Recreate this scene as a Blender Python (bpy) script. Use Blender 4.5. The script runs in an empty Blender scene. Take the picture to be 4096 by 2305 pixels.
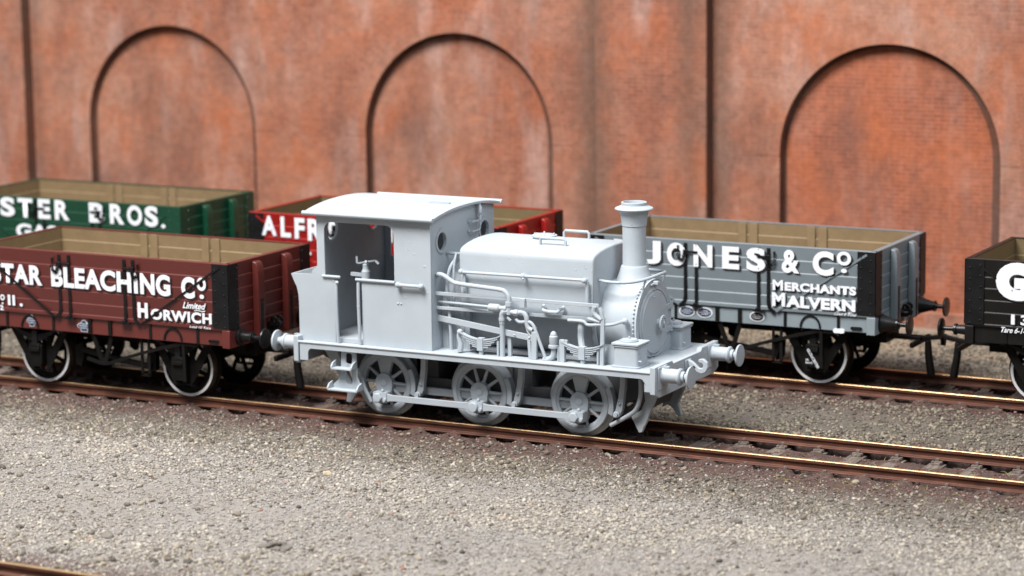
import bpy, math, random
import numpy as np
from mathutils import Vector, Matrix
from mathutils.geometry import tessellate_polygon
random.seed(7)
PI = math.pi
S = bpy.context.scene
COL = S.collection

# ------------------------------------------------------------------ camera
f_px = 10475.234
yaw, pit, rol = 0.4862, -0.1703, -0.0132
cy, sy, cp, sp, cr, sr = math.cos(yaw), math.sin(yaw), math.cos(pit), math.sin(pit), math.cos(rol), math.sin(rol)
Fw = Vector((-sy*cp, cy*cp, sp)); Rt = Vector((cy, sy, 0)); Up = Rt.cross(Fw)
R2 = Rt*cr + Up*sr; U2 = -Rt*sr + Up*cr
cam = bpy.data.cameras.new('camera'); co = bpy.data.objects.new('camera', cam); COL.objects.link(co)
cam.sensor_width = 36; cam.lens = 36*f_px/4096; cam.clip_end = 400; cam.clip_start = 1
M = Matrix((R2, U2, -Fw)).transposed().to_4x4(); M.translation = Vector((17.7588, -33.2406, 8.3937)); co.matrix_world = M
cam.dof.use_dof = True; cam.dof.focus_distance = 36.4; cam.dof.aperture_fstop = (cam.lens/1000)/0.22
S.camera = co

# ------------------------------------------------------------------ light
W = bpy.data.worlds.new('World'); S.world = W; W.use_nodes = True
bgn = W.node_tree.nodes['Background']; _n = W.node_tree.nodes; _l = W.node_tree.links
_tc = _n.new('ShaderNodeTexCoord'); _sx = _n.new('ShaderNodeSeparateXYZ'); _l.new(_tc.outputs['Generated'], _sx.inputs[0])
_rp = _n.new('ShaderNodeValToRGB'); _l.new(_sx.outputs[2], _rp.inputs[0])
_e = _rp.color_ramp.elements; _e[0].position = 0; _e[0].color = (.025, .027, .03, 1); _e[1].position = 1; _e[1].color = (.95, .98, 1, 1)
for _p, _c in ((.12, (.07, .08, .09)), (.35, (.20, .225, .25)), (.65, (.82, .90, .97))): _x = _e.new(_p); _x.color = (*_c, 1)
_l.new(_rp.outputs[0], bgn.inputs[0]); bgn.inputs[1].default_value = 0.72
def area(name, loc, tgt, size, power, col):
    l = bpy.data.lights.new(name, 'AREA'); l.shape = 'RECTANGLE'; l.size = size[0]; l.size_y = size[1]; l.energy = power; l.color = col
    o = bpy.data.objects.new(name, l); COL.objects.link(o); o.location = loc
    o.rotation_euler = (Vector(tgt)-Vector(loc)).to_track_quat('-Z', 'Y').to_euler()
area('softbox_key', (-6.5, -20, 36), (0, 1, 0), (18, 17), 37500, (1, 0.968, 0.935))
area('softbox_fill', (24, -10, 28), (2, 1, 1), (14, 14), 4600, (0.90, 0.96, 1))
S.view_settings.view_transform = 'Standard'; S.view_settings.look = 'None'; S.view_settings.exposure = 0.06; S.view_settings.gamma = 1

# ------------------------------------------------------------------ materials
def new_mat(name):
    m = bpy.data.materials.new(name); m.use_nodes = True
    nt = m.node_tree; return m, nt, nt.nodes, nt.links, nt.nodes['Principled BSDF']
def noise(nt, scale, detail=4, rough=.6, vec=None, dist=0):
    n = nt.nodes.new('ShaderNodeTexNoise'); n.inputs['Scale'].default_value = scale; n.inputs['Detail'].default_value = detail
    n.inputs['Roughness'].default_value = rough; n.inputs['Distortion'].default_value = dist
    if vec is not None: nt.links.new(vec, n.inputs['Vector'])
    return n
def ramp(nt, fac, stops):
    r = nt.nodes.new('ShaderNodeValToRGB'); e = r.color_ramp.elements
    while len(e) < len(stops): e.new(.5)
    for i, (p, c) in enumerate(stops): e[i].position = p; e[i].color = (*c, 1) if len(c) == 3 else c
    nt.links.new(fac, r.inputs[0]); return r
def mixc(nt, fac, a, b, mode='MIX'):
    m = nt.nodes.new('ShaderNodeMix'); m.data_type = 'RGBA'; m.blend_type = mode
    for sock, v in ((m.inputs[0], fac), (m.inputs[6], a), (m.inputs[7], b)):
        if isinstance(v, (int, float)): sock.default_value = v
        elif isinstance(v, tuple): sock.default_value = (*v, 1)
        else: nt.links.new(v, sock)
    return m.outputs[2]
def bump(nt, h, strength, dist, b, prev=None):
    n = nt.nodes.new('ShaderNodeBump'); n.inputs['Strength'].default_value = strength; n.inputs['Distance'].default_value = dist
    nt.links.new(h, n.inputs['Height'])
    if prev: nt.links.new(prev.outputs[0], n.inputs['Normal'])
    nt.links.new(n.outputs[0], b.inputs['Normal']); return n
def coords(nt, kind='Object'):
    return nt.nodes.new('ShaderNodeTexCoord').outputs[kind]
def geo_pos(nt):
    return nt.nodes.new('ShaderNodeNewGeometry').outputs['Position']

def paint(name, col, rough=.45, var=.12, bscale=60, bstr=.15, bdist=.004, metal=0, spec=.5):
    m, nt, N, L, b = new_mat(name)
    v = geo_pos(nt)
    n = noise(nt, 5, 5, .65, v)
    d = tuple(max(0, c*(1-var)) for c in col); u = tuple(min(1, c*(1+var)) for c in col)
    L.new(ramp(nt, n.outputs[0], [(.3, d), (.7, u)]).outputs[0], b.inputs['Base Color'])
    n2 = noise(nt, bscale, 3, .6, v)
    mr = N.new('ShaderNodeMapRange'); mr.inputs[3].default_value = rough-.08; mr.inputs[4].default_value = rough+.08
    L.new(n.outputs[0], mr.inputs[0]); L.new(mr.outputs[0], b.inputs['Roughness'])
    b.inputs['Metallic'].default_value = metal; b.inputs['Specular IOR Level'].default_value = spec
    bump(nt, n2.outputs[0], bstr, bdist, b)
    return m

# grey primer: print layer lines, grain, tiny specks
def primer_mat():
    m, nt, N, L, b = new_mat('grey_primer'); v = geo_pos(nt)
    n = noise(nt, 2.2, 5, .6, v)
    c = ramp(nt, n.outputs[0], [(.3, (.355, .398, .438)), (.7, (.395, .438, .477))])
    sp_ = noise(nt, 22, 2, .5, v); r2 = ramp(nt, sp_.outputs[0], [(.76, (0, 0, 0)), (.80, (1, 1, 1))])
    L.new(mixc(nt, r2.outputs[0], c.outputs[0], (.50, .54, .57)), b.inputs['Base Color'])
    b.inputs['Roughness'].default_value = .52; b.inputs['Specular IOR Level'].default_value = .35
    g = noise(nt, 90, 3, .7, v)
    b1 = bump(nt, g.outputs[0], .35, .004, b)
    w = N.new('ShaderNodeTexWave'); w.wave_type = 'BANDS'; w.bands_direction = 'Z'; w.inputs['Scale'].default_value = 26; w.inputs['Distortion'].default_value = .6
    L.new(v, w.inputs['Vector'])
    b2 = bump(nt, w.outputs[0], .06, .004, b, b1)
    vo = noise(nt, 14, 1, .4, v); rr = ramp(nt, vo.outputs[0], [(.74, (0, 0, 0)), (.80, (1, 1, 1))])
    bump(nt, rr.outputs[0], .6, .006, b, b2)
    return m
M_PR = primer_mat()
M_CAST = paint('dark_grey_casting', (.085, .088, .094), .6, .1, spec=.2)
M_BLK = paint('satin_black', (.007, .007, .008), .32, .3, spec=.35)
M_WB = paint('weathered_black', (.006, .0055, .005), .6, .3, spec=.15)
M_IRON = paint('black_ironwork', (.007, .007, .008), .42, .3, spec=.25)
M_WHT = paint('white_lettering', (.70, .72, .77), .55, .04)
M_SHD = paint('black_lettering', (.008, .008, .008), .6, .1)
M_TYRE = paint('white_tyre', (.64, .64, .66), .5, .06)
M_TREAD = paint('wheel_tread', (.16, .12, .09), .35, .3, metal=.7)
M_TAN = paint('tan_interior', (.20, .140, .074), .6, .10, bscale=14, bstr=.3, bdist=.006)

def brick_mat(uv=False, dark=False, red=False):
    m, nt, N, L, b = new_mat('red_brick_ring' if uv else 'red_brick')
    v = geo_pos(nt)
    if uv:
        vec = N.new('ShaderNodeUVMap').outputs[0]
    else:
        sx = N.new('ShaderNodeSeparateXYZ'); L.new(v, sx.inputs[0]); cx = N.new('ShaderNodeCombineXYZ')
        ad = N.new('ShaderNodeMath'); ad.operation = 'ADD'; L.new(sx.outputs[0], ad.inputs[0]); L.new(sx.outputs[1], ad.inputs[1])
        L.new(ad.outputs[0], cx.inputs[0]); L.new(sx.outputs[2], cx.inputs[1]); vec = cx.outputs[0]
    br = N.new('ShaderNodeTexBrick'); L.new(vec, br.inputs['Vector'])
    br.inputs['Scale'].default_value = 1; br.inputs['Brick Width'].default_value = .225 if not uv else .075; br.inputs['Row Height'].default_value = .075 if not uv else .115
    br.inputs['Mortar Size'].default_value = .008; br.inputs['Mortar Smooth'].default_value = .3; br.inputs['Bias'].default_value = 0
    cA, cB = ((.235, .062, .032), (.305, .088, .045)) if red else ((.232, .082, .050), (.305, .115, .072))
    br.inputs['Color1'].default_value = (*cA, 1); br.inputs['Color2'].default_value = (*cB, 1); br.inputs['Mortar'].default_value = (.30, .15, .10, 1)
    big = noise(nt, .42, 4, .55, v, .4)
    c1 = mixc(nt, ramp(nt, big.outputs[0], [(.38, (0, 0, 0)), (.66, (1, 1, 1))]).outputs[0], br.outputs[0], mixc(nt, .55, br.outputs[0], (.41, .24, .175) if not red else (.40, .15, .09)))
    med = noise(nt, .85, 5, .6, v, .3)
    c2 = mixc(nt, ramp(nt, med.outputs[0], [(.42, (0, 0, 0)), (.72, (.8, .8, .8))]).outputs[0], c1, (.37, .108, .045))
    # pale efflorescence streaks that run down the wall
    st = N.new('ShaderNodeMapping'); st.inputs['Scale'].default_value = (1.1, 1.1, .3); L.new(v, st.inputs[0])
    sn = noise(nt, 1.2, 4, .6, st.outputs[0])
    c3 = mixc(nt, ramp(nt, sn.outputs[0], [(.50, (0, 0, 0)), (.72, (.6, .6, .6) if not red else (.3, .3, .3))]).outputs[0], c2, (.42, .30, .265))
    # soot patches, and darker brown bands beside the edges of the pilasters
    so = N.new('ShaderNodeMapping'); so.inputs['Scale'].default_value = (1, 1, .45); so.inputs['Location'].default_value = (4.3, 9.1, 2.2); L.new(v, so.inputs[0])
    dn = noise(nt, .8, 5, .65, so.outputs[0])
    c4 = mixc(nt, ramp(nt, dn.outputs[0], [(.47, (0, 0, 0)), (.72, (.72, .72, .72))]).outputs[0], c3, (.15, .075, .058))
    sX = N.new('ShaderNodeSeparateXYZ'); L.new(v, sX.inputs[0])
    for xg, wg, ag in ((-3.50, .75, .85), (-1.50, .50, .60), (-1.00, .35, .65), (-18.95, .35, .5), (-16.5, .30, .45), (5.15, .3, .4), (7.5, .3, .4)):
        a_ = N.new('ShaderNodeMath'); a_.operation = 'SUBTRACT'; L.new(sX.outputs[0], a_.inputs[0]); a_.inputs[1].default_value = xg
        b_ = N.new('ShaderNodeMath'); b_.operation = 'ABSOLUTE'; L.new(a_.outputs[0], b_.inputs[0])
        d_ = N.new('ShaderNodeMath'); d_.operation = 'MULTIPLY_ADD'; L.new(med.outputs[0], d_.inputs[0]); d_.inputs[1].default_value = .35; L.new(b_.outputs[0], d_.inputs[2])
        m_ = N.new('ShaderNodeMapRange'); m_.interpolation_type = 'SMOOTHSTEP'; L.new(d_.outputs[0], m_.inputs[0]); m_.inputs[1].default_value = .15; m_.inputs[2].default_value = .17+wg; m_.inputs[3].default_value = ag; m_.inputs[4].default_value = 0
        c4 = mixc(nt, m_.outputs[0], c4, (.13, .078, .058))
    fine = noise(nt, 7, 4, .75, v)
    c5 = mixc(nt, .5, c4, ramp(nt, fine.outputs[0], [(.3, (.30, .30, .30)), (.7, (.70, .70, .70))]).outputs[0], 'OVERLAY')
    if dark: c5 = mixc(nt, .68, c5, (.035, .020, .015))  # darkened brick: reveals, pilaster sides and the painted recess shade
    L.new(c5, b.inputs['Base Color'])
    b.inputs['Roughness'].default_value = .85; b.inputs['Specular IOR Level'].default_value = .2
    bump(nt, br.outputs[1], -.5, .01, b)
    return m
M_BRK = brick_mat(); M_BRKR = brick_mat(True); M_BRKD = brick_mat(dark=True); M_BRKI = brick_mat(red=True); M_BRKI.name = 'deep_red_brick'; M_BRKD.name = 'dark_brick'

def ground_mat():
    m, nt, N, L, b = new_mat('grey_yard_grit'); v = geo_pos(nt)
    n1 = noise(nt, 1.3, 6, .7, v); n2 = noise(nt, 16, 5, .75, v); n3 = noise(nt, 55, 3, .7, v)
    c = ramp(nt, n2.outputs[0], [(.28, (.150, .128, .108)), (.50, (.265, .236, .210)), (.72, (.355, .322, .288))]).outputs[0]
    c = mixc(nt, ramp(nt, n1.outputs[0], [(.4, (0, 0, 0)), (.65, (.6, .6, .6))]).outputs[0], c, (.31, .295, .28))
    sx = N.new('ShaderNodeSeparateXYZ'); L.new(v, sx.inputs[0])
    # distance in Y from each track: dark red-brown grit near the rails
    def band(y0, w0, w1, amount):
        s = N.new('ShaderNodeMath'); s.operation = 'SUBTRACT'; L.new(sx.outputs[1], s.inputs[0]); s.inputs[1].default_value = y0
        a = N.new('ShaderNodeMath'); a.operation = 'ABSOLUTE'; L.new(s.outputs[0], a.inputs[0])
        ad = N.new('ShaderNodeMath'); ad.operation = 'MULTIPLY_ADD'; L.new(n1.outputs[0], ad.inputs[0]); ad.inputs[1].default_value = .9; L.new(a.outputs[0], ad.inputs[2])
        mr = N.new('ShaderNodeMapRange'); mr.interpolation_type = 'SMOOTHSTEP'; L.new(ad.outputs[0], mr.inputs[0])
        mr.inputs[1].default_value = w0+.45; mr.inputs[2].default_value = w1+.45; mr.inputs[3].default_value = amount; mr.inputs[4].default_value = 0
        return mr.outputs[0]
    rust = ramp(nt, n2.outputs[0], [(.3, (.050, .030, .025)), (.55, (.100, .060, .050)), (.75, (.18, .11, .095))]).outputs[0]
    brown = ramp(nt, n2.outputs[0], [(.3, (.085, .071, .058)), (.55, (.155, .132, .108)), (.75, (.23, .20, .165))]).outputs[0]
    # between the tracks the yard is browner
    c = mixc(nt, band(3.2, 2.9, 4.3, .85), c, brown)
    c = mixc(nt, band(9.2, .6, 1.9, .8), c, (.40, .30, .20))
    c = mixc(nt, band(0, 2.0, 3.4, .85), c, brown)
    for y0 in (0, 4.87, -10.13):
        c = mixc(nt, band(y0, 1.1, 2.1, .92), c, rust)
    c = mixc(nt, .35, c, ramp(nt, n3.outputs[0], [(.3, (.25, .25, .25)), (.7, (.75, .75, .75))]).outputs[0], 'OVERLAY')
    L.new(c, b.inputs['Base Color']); b.inputs['Roughness'].default_value = .85; b.inputs['Specular IOR Level'].default_value = .3
    b1 = bump(nt, n2.outputs[0], .9, .05, b); bump(nt, n3.outputs[0], .8, .015, b, b1)
    return m
M_GRD = ground_mat()

def stone_mat(name, stops, rough=.75):
    m, nt, N, L, b = new_mat(name)
    at = N.new('ShaderNodeAttribute'); at.attribute_name = 'rnd'
    r = ramp(nt, at.outputs['Fac'], stops); n = noise(nt, 30, 3, .6, geo_pos(nt))
    L.new(mixc(nt, .4, r.outputs[0], ramp(nt, n.outputs[0], [(.3, (.3, .3, .3)), (.7, (.7, .7, .7))]).outputs[0], 'OVERLAY'), b.inputs['Base Color'])
    b.inputs['Roughness'].default_value = rough; b.inputs['Specular IOR Level'].default_value = .4
    return m
M_STN = stone_mat('pale_grit', [(0, (.125, .105, .090)), (.2, (.215, .188, .160)), (.5, (.295, .262, .222)), (.8, (.35, .312, .262)), (.985, (.42, .38, .32)), (1, (.24, .10, .06))])
M_GRY = stone_mat('grey_grit', [(0, (.145, .130, .118)), (.4, (.235, .216, .200)), (.8, (.305, .283, .262)), (1, (.37, .345, .315))])
M_BRN = stone_mat('brown_grit', [(0, (.06, .052, .043)), (.4, (.135, .113, .086)), (.8, (.21, .178, .135)), (1, (.28, .24, .18))])
M_RST = stone_mat('rust_grit', [(0, (.035, .020, .017)), (.4, (.085, .048, .039)), (.8, (.17, .085, .068)), (1, (.34, .20, .17))])
M_SLP = None
def sleeper_mat():
    m, nt, N, L, b = new_mat('sleeper_wood'); v = geo_pos(nt)
    mp = N.new('ShaderNodeMapping'); mp.inputs['Scale'].default_value = (26, 1.6, 8); L.new(v, mp.inputs[0])
    n = noise(nt, 1.5, 4, .6, mp.outputs[0])
    L.new(ramp(nt, n.outputs[0], [(.35, (.085, .062, .052)), (.6, (.17, .135, .115)), (.75, (.24, .20, .175))]).outputs[0], b.inputs['Base Color'])
    b.inputs['Roughness'].default_value = .8; bump(nt, n.outputs[0], .8, .02, b); return m
M_SLP = sleeper_mat()
def rail_mat():
    m, nt, N, L, b = new_mat('rusty_rail'); v = geo_pos(nt)
    mp = N.new('ShaderNodeMapping'); mp.inputs['Scale'].default_value = (1, 4, 5); L.new(v, mp.inputs[0])
    n = noise(nt, 3, 5, .7, mp.outputs[0])
    L.new(ramp(nt, n.outputs[0], [(.3, (.045, .018, .012)), (.55, (.095, .034, .020)), (.8, (.17, .075, .045))]).outputs[0], b.inputs['Base Color'])
    b.inputs['Roughness'].default_value = .5; b.inputs['Specular IOR Level'].default_value = .4
    f = noise(nt, 30, 3, .7, v); bump(nt, f.outputs[0], .4, .006, b); return m
M_RAIL = rail_mat()
M_RTOP = paint('polished_rail_top', (.70, .50, .27), .42, .10, metal=1, bstr=.1)

# ------------------------------------------------------------------ mesh builder
def rot_to(d):
    return Vector(d).normalized().to_track_quat('Z', 'Y').to_matrix()
class MB:
    def __init__(s): s.v = []; s.f = []
    def add(s, vs, fs):
        o = len(s.v); s.v += [tuple(x) for x in vs]; s.f += [tuple(i+o for i in f) for f in fs]; return s
    def box(s, x0, x1, y0, y1, z0, z1):
        x0, x1 = sorted((x0, x1)); y0, y1 = sorted((y0, y1)); z0, z1 = sorted((z0, z1))
        return s.add([(x0,y0,z0),(x1,y0,z0),(x1,y1,z0),(x0,y1,z0),(x0,y0,z1),(x1,y0,z1),(x1,y1,z1),(x0,y1,z1)],
                     [(0,3,2,1),(4,5,6,7),(0,1,5,4),(1,2,6,5),(2,3,7,6),(3,0,4,7)])
    def obox(s, c, d, l, w, h, up=(0,0,1)):
        d = Vector(d).normalized(); up = Vector(up); r = d.cross(up).normalized(); u = r.cross(d)
        c = Vector(c); vs = []
        for k in (-1, 1):
            for j in (-1, 1):
                for i in (-1, 1): vs.append(c+d*(i*l/2)+r*(j*w/2)+u*(k*h/2))
        return s.add(vs, [(0,2,3,1),(4,5,7,6),(0,1,5,4),(1,3,7,5),(3,2,6,7),(2,0,4,6)])
    def bar(s, a, b, w, h, up=(0,0,1)):
        a = Vector(a); b = Vector(b); return s.obox((a+b)/2, b-a, (b-a).length, w, h, up)
    def lathe(s, o, d, prof, n=24, caps=True, a0=0, a1=2*PI):
        R = rot_to(d); o = Vector(o); vs = []; fs = []
        full = abs(a1-a0-2*PI) < 1e-6; m = n if full else n+1
        for (r, h) in prof:
            for i in range(m):
                a = a0+(a1-a0)*i/n; vs.append(o+R @ Vector((r*math.cos(a), r*math.sin(a), h)))
        for j in range(len(prof)-1):
            for i in range(n if full else n):
                k = (i+1) % m if full else i+1
                fs.append((j*m+i, j*m+k, (j+1)*m+k, (j+1)*m+i))
        if caps and full:
            if prof[0][0] > 1e-6: fs.append(tuple(range(m-1, -1, -1)))
            if prof[-1][0] > 1e-6: fs.append(tuple((len(prof)-1)*m+i for i in range(m)))
        return s.add(vs, fs)
    def cyl(s, a, b, r, n=16, r2=None):
        a = Vector(a); b = Vector(b); return s.lathe(a, b-a, [(r, 0), (r if r2 is None else r2, (b-a).length)], n)
    def ring(s, o, d, ri, ro, t, n=40):
        return s.lathe(o, d, [(ri, 0), (ro, 0), (ro, t), (ri, t), (ri, 0)], n, caps=False)
    def dome(s, o, d, r, h=None, n=10):
        h = h or r*.7
        return s.lathe(o, d, [(r, 0), (r*.86, h*.5), (r*.5, h*.87), (0.0001, h)], n)
    def ball(s, o, r, n=10):
        return s.lathe(o, (0,0,1), [(max(r*math.sin(PI*i/6), 1e-5), -r*math.cos(PI*i/6)) for i in range(7)], n, caps=False)
    def tube(s, pts, r, n=10, smooth=0, caps=True):
        P = [Vector(p) for p in pts]
        if smooth:
            Q = []
            for i in range(len(P)-1):
                p0 = P[max(i-1, 0)]; p1 = P[i]; p2 = P[i+1]; p3 = P[min(i+2, len(P)-1)]
                for k in range(smooth):
                    t = k/smooth
                    Q.append(.5*((2*p1)+(-p0+p2)*t+(2*p0-5*p1+4*p2-p3)*t*t+(-p0+3*p1-3*p2+p3)*t**3))
            Q.append(P[-1]); P = Q
        vs = []; fs = []; prev = None
        for i, p in enumerate(P):
            t = (P[min(i+1, len(P)-1)]-P[max(i-1, 0)]).normalized()
            if prev is None:
                a = Vector((0,0,1)) if abs(t.z) < .9 else Vector((1,0,0)); u = t.cross(a).normalized()
            else:
                u = (prev-t*prev.dot(t)).normalized()
            prev = u; w = t.cross(u); rr = r[min(i, len(r)-1)] if isinstance(r, (list, tuple)) else r
            for k in range(n):
                a = 2*PI*k/n; vs.append(p+u*(rr*math.cos(a))+w*(rr*math.sin(a)))
        for i in range(len(P)-1):
            for k in range(n):
                q = (k+1) % n; fs.append((i*n+k, i*n+q, (i+1)*n+q, (i+1)*n+k))
        if caps: fs.append(tuple(range(n-1, -1, -1))); fs.append(tuple((len(P)-1)*n+k for k in range(n)))
        return s.add(vs, fs)
    def plate(s, outline, holes, plane, a, b):
        """2D polygon with holes extruded between a and b along the axis missing from plane ('XZ' -> Y etc.)"""
        loops = [outline]+list(holes)
        def P(p, c):
            return {'XZ': (p[0], c, p[1]), 'YZ': (c, p[0], p[1]), 'XY': (p[0], p[1], c)}[plane]
        tri = tessellate_polygon([[Vector((p[0], p[1], 0)) for p in l] for l in loops])
        flat = [p for l in loops for p in l]; n = len(flat)
        vs = [P(p, a) for p in flat]+[P(p, b) for p in flat]; fs = []
        for t in tri: fs.append(tuple(t)); fs.append(tuple(i+n for i in reversed(t)))
        o = 0
        for l in loops:
            m = len(l)
            for i in range(m):
                j = (i+1) % m; fs.append((o+i, o+j, o+j+n, o+i+n))
            o += m
        return s.add(vs, fs)
    def build(s, name, mat, parent=None, bev=0, smooth=True, ang=35):
        me = bpy.data.meshes.new(name); me.from_pydata(s.v, [], s.f); me.validate()
        import bmesh
        bm = bmesh.new(); bm.from_mesh(me); bmesh.ops.remove_doubles(bm, verts=bm.verts, dist=1e-5); bmesh.ops.recalc_face_normals(bm, faces=bm.faces)
        bm.to_mesh(me); bm.free()
        if smooth:
            me.shade_smooth(); me.set_sharp_from_angle(angle=math.radians(ang))
        me.materials.append(mat)
        o = bpy.data.objects.new(name, me); COL.objects.link(o)
        if parent is not None: o.parent = parent
        if bev:
            md = o.modifiers.new('bevel', 'BEVEL'); md.width = bev; md.segments = 2; md.limit_method = 'ANGLE'; md.angle_limit = math.radians(40); md.harden_normals = False
        return o
def rrect(x0, x1, z0, z1, r, n=5, corners=(1, 1, 1, 1)):
    """corner order: bottom-left, bottom-right, top-right, top-left"""
    out = []
    for (cx, cz, a0, on) in ((x0+r, z0+r, PI, corners[0]), (x1-r, z0+r, 1.5*PI, corners[1]), (x1-r, z1-r, 0, corners[2]), (x0+r, z1-r, .5*PI, corners[3])):
        if on:
            for i in range(n+1): a = a0+.5*PI*i/n; out.append((cx+r*math.cos(a), cz+r*math.sin(a)))
        else:
            out.append((cx+math.copysign(r, math.cos(a0+PI/4)), cz+math.copysign(r, math.sin(a0+PI/4))))
    return out
def circ(cx, cz, r, n=28): return [(cx+r*math.cos(2*PI*i/n), cz+r*math.sin(2*PI*i/n)) for i in range(n)]
def tag(o, label=None, cat=None, group=None, kind=None):
    if label: o['label'] = label
    if cat: o['category'] = cat
    if group: o['group'] = group
    if kind: o['kind'] = kind
    return o
def empty(name, loc, **k):
    o = bpy.data.objects.new(name, None); COL.objects.link(o); o.location = loc; o.empty_display_size = .2
    return tag(o, **k)
def shift(o, loc):  # child meshes authored in world space under an Empty at loc
    o.matrix_parent_inverse = Matrix.Translation(-Vector(loc))

# ------------------------------------------------------------------ ground
X0T = {0: -21.7, 4.87: -23.7, -10.13: -11.7}
def hgt(x, y):
    """yard surface height"""
    x = np.asarray(x, float); y = np.asarray(y, float)
    base = -.235+.018*np.sin(x*.9+1.3*np.sin(y*.7))+.014*np.sin(y*2.1+x*.6)+.010*np.sin(x*3.1-y*2.3)
    h = base+.03*np.clip((np.abs(y)-1.2)/1.5, 0, 1)*(y < 2.4)
    ragged = .020*np.sin(x*7.3+y)+.014*np.sin(x*17.7)+.010*np.sin(x*31.)
    for y0 in (0, 4.87, -10.13):
        d = np.abs(y-y0)
        hin = -.204+.009*np.sin(x*5+y*7)+.006*np.sin(x*13-y*9)
        hin = np.where((d > .50+ragged), -.265, hin)
        hout = -.172+.010*np.sin(x*2.7+y*3)+.008*np.sin(x*9.1-y*5)+.030*(np.abs(((x-X0T[y0]+.2875) % .575)-.2875) < .12)*np.clip((1.0-d)/.15, 0, 1)
        t = np.clip((d-1.25)/.9, 0, 1); t = t*t*(3-2*t)
        h = np.where(d < 2.15, hout*(1-t)+h*t, h)
        slot = np.abs(((x-X0T[y0]+.2875) % .575)-.2875) > .13+ragged   # open between the chairs
        h = np.where((d < .80+ragged*.7) & slot, -.262, h)
        h = np.where(d < .70, hin, h)
    return h
def ground():
    def axis(lo, hi, core0, core1, st, far):
        return np.concatenate([np.linspace(lo, core0, far, endpoint=False), np.arange(core0, core1, st), np.linspace(core1, hi, far)])
    xs = axis(-70, 60, -14, 12, .045, 14); ys = np.unique(np.round(np.concatenate([axis(-60, 24, -11, 11.2, .06, 10), np.arange(-1.3, 1.3, .02), np.arange(3.57, 6.17, .03)]), 4))
    X, Y = np.meshgrid(xs, ys, indexing='ij'); Z = hgt(X, Y)
    rng = np.random.default_rng(3); Z += rng.normal(0, .004, Z.shape)*(np.abs(X) < 14)
    n, m = X.shape; v = np.stack([X.ravel(), Y.ravel(), Z.ravel()], 1)
    i = np.arange(n-1)[:, None]*m+np.arange(m-1)[None]; i = i.ravel()
    f = np.stack([i, i+m, i+m+1, i+1], 1)
    me = np_mesh('ground', v, f); me.materials.append(M_GRD)
    me.shade_smooth(); o = bpy.data.objects.new('ground', me); COL.objects.link(o); tag(o, kind='structure')
def np_mesh(name, v, f, attr=None):
    me = bpy.data.meshes.new(name); k = f.shape[1]
    me.vertices.add(len(v)); me.vertices.foreach_set('co', v.astype(np.float32).ravel())
    me.loops.add(f.size); me.loops.foreach_set('vertex_index', f.astype(np.int32).ravel())
    me.polygons.add(len(f)); me.polygons.foreach_set('loop_start', np.arange(0, f.size, k, dtype=np.int32))
    me.update(calc_edges=True)
    if attr is not None:
        a = me.attributes.new('rnd', 'FLOAT', 'POINT'); a.data.foreach_set('value', attr.astype(np.float32))
    return me
ground()
# stones: perturbed icosahedra, thousands in one mesh
ph = (1+5**.5)/2
ICO = np.array([(-1,ph,0),(1,ph,0),(-1,-ph,0),(1,-ph,0),(0,-1,ph),(0,1,ph),(0,-1,-ph),(0,1,-ph),(ph,0,-1),(ph,0,1),(-ph,0,-1),(-ph,0,1)])/math.sqrt(1+ph*ph)
ICF = np.array([(0,11,5),(0,5,1),(0,1,7),(0,7,10),(0,10,11),(1,5,9),(5,11,4),(11,10,2),(10,7,6),(7,1,8),(3,9,4),(3,4,2),(3,2,6),(3,6,8),(3,8,9),(4,9,5),(2,4,11),(6,2,10),(8,6,7),(9,8,1)])
def scatter(name, label, mat, n, xr, yr, size, seed, dens=None, sink=.35, flat=.7, zoff=0):
    rng = np.random.default_rng(seed)
    x = rng.uniform(*xr, n*3); y = rng.uniform(*yr, n*3)
    if dens is not None:
        keep = rng.uniform(0, 1, n*3) < dens(x, y); x = x[keep]; y = y[keep]
    x = x[:n]; y = y[:n]; n = len(x)
    s = size[0]+(size[1]-size[0])*rng.beta(1.4, 4, n)
    sc = np.stack([s*rng.uniform(.8, 1.35, n), s*rng.uniform(.7, 1.1, n), s*rng.uniform(flat*.7, flat*1.2, n)], 1)
    a = rng.uniform(0, 2*PI, n); tilt = rng.normal(0, .35, n)
    V = ICO[None]*(1+rng.uniform(-.28, .28, (n, 12, 1)))*sc[:, None]
    ct, st = np.cos(tilt)[:, None], np.sin(tilt)[:, None]
    Vx = V[..., 0]*ct+V[..., 2]*st; Vz = -V[..., 0]*st+V[..., 2]*ct; ca, sa = np.cos(a)[:, None], np.sin(a)[:, None]
    P = np.stack([Vx*ca-V[..., 1]*sa, Vx*sa+V[..., 1]*ca, Vz], 2)
    P[..., 0] += x[:, None]; P[..., 1] += y[:, None]; P[..., 2] += (hgt(x, y)+zoff+sc[:, 2]*(1-sink)-sc[:, 2]*.25)[:, None]
    F = (ICF[None]+(np.arange(n)*12)[:, None, None]).reshape(-1, 3)
    me = np_mesh(name, P.reshape(-1, 3), F, np.repeat(rng.uniform(0, 1, n), 12)); me.materials.append(mat)
    o = bpy.data.objects.new(name, me); COL.objects.link(o); tag(o, label, 'gravel', None, 'stuff')
def vn(x, y, sc, seed):   # cheap value-noise for density masks
    r = np.random.default_rng(seed); g = r.uniform(0, 1, (64, 64)); X = (x*sc) % 63; Y = (y*sc) % 63
    i = X.astype(int); j = Y.astype(int); fx = X-i; fy = Y-j; fx = fx*fx*(3-2*fx); fy = fy*fy*(3-2*fy)
    return g[i, j]*(1-fx)*(1-fy)+g[i+1, j]*fx*(1-fy)+g[i, j+1]*(1-fx)*fy+g[i+1, j+1]*fx*fy
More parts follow.
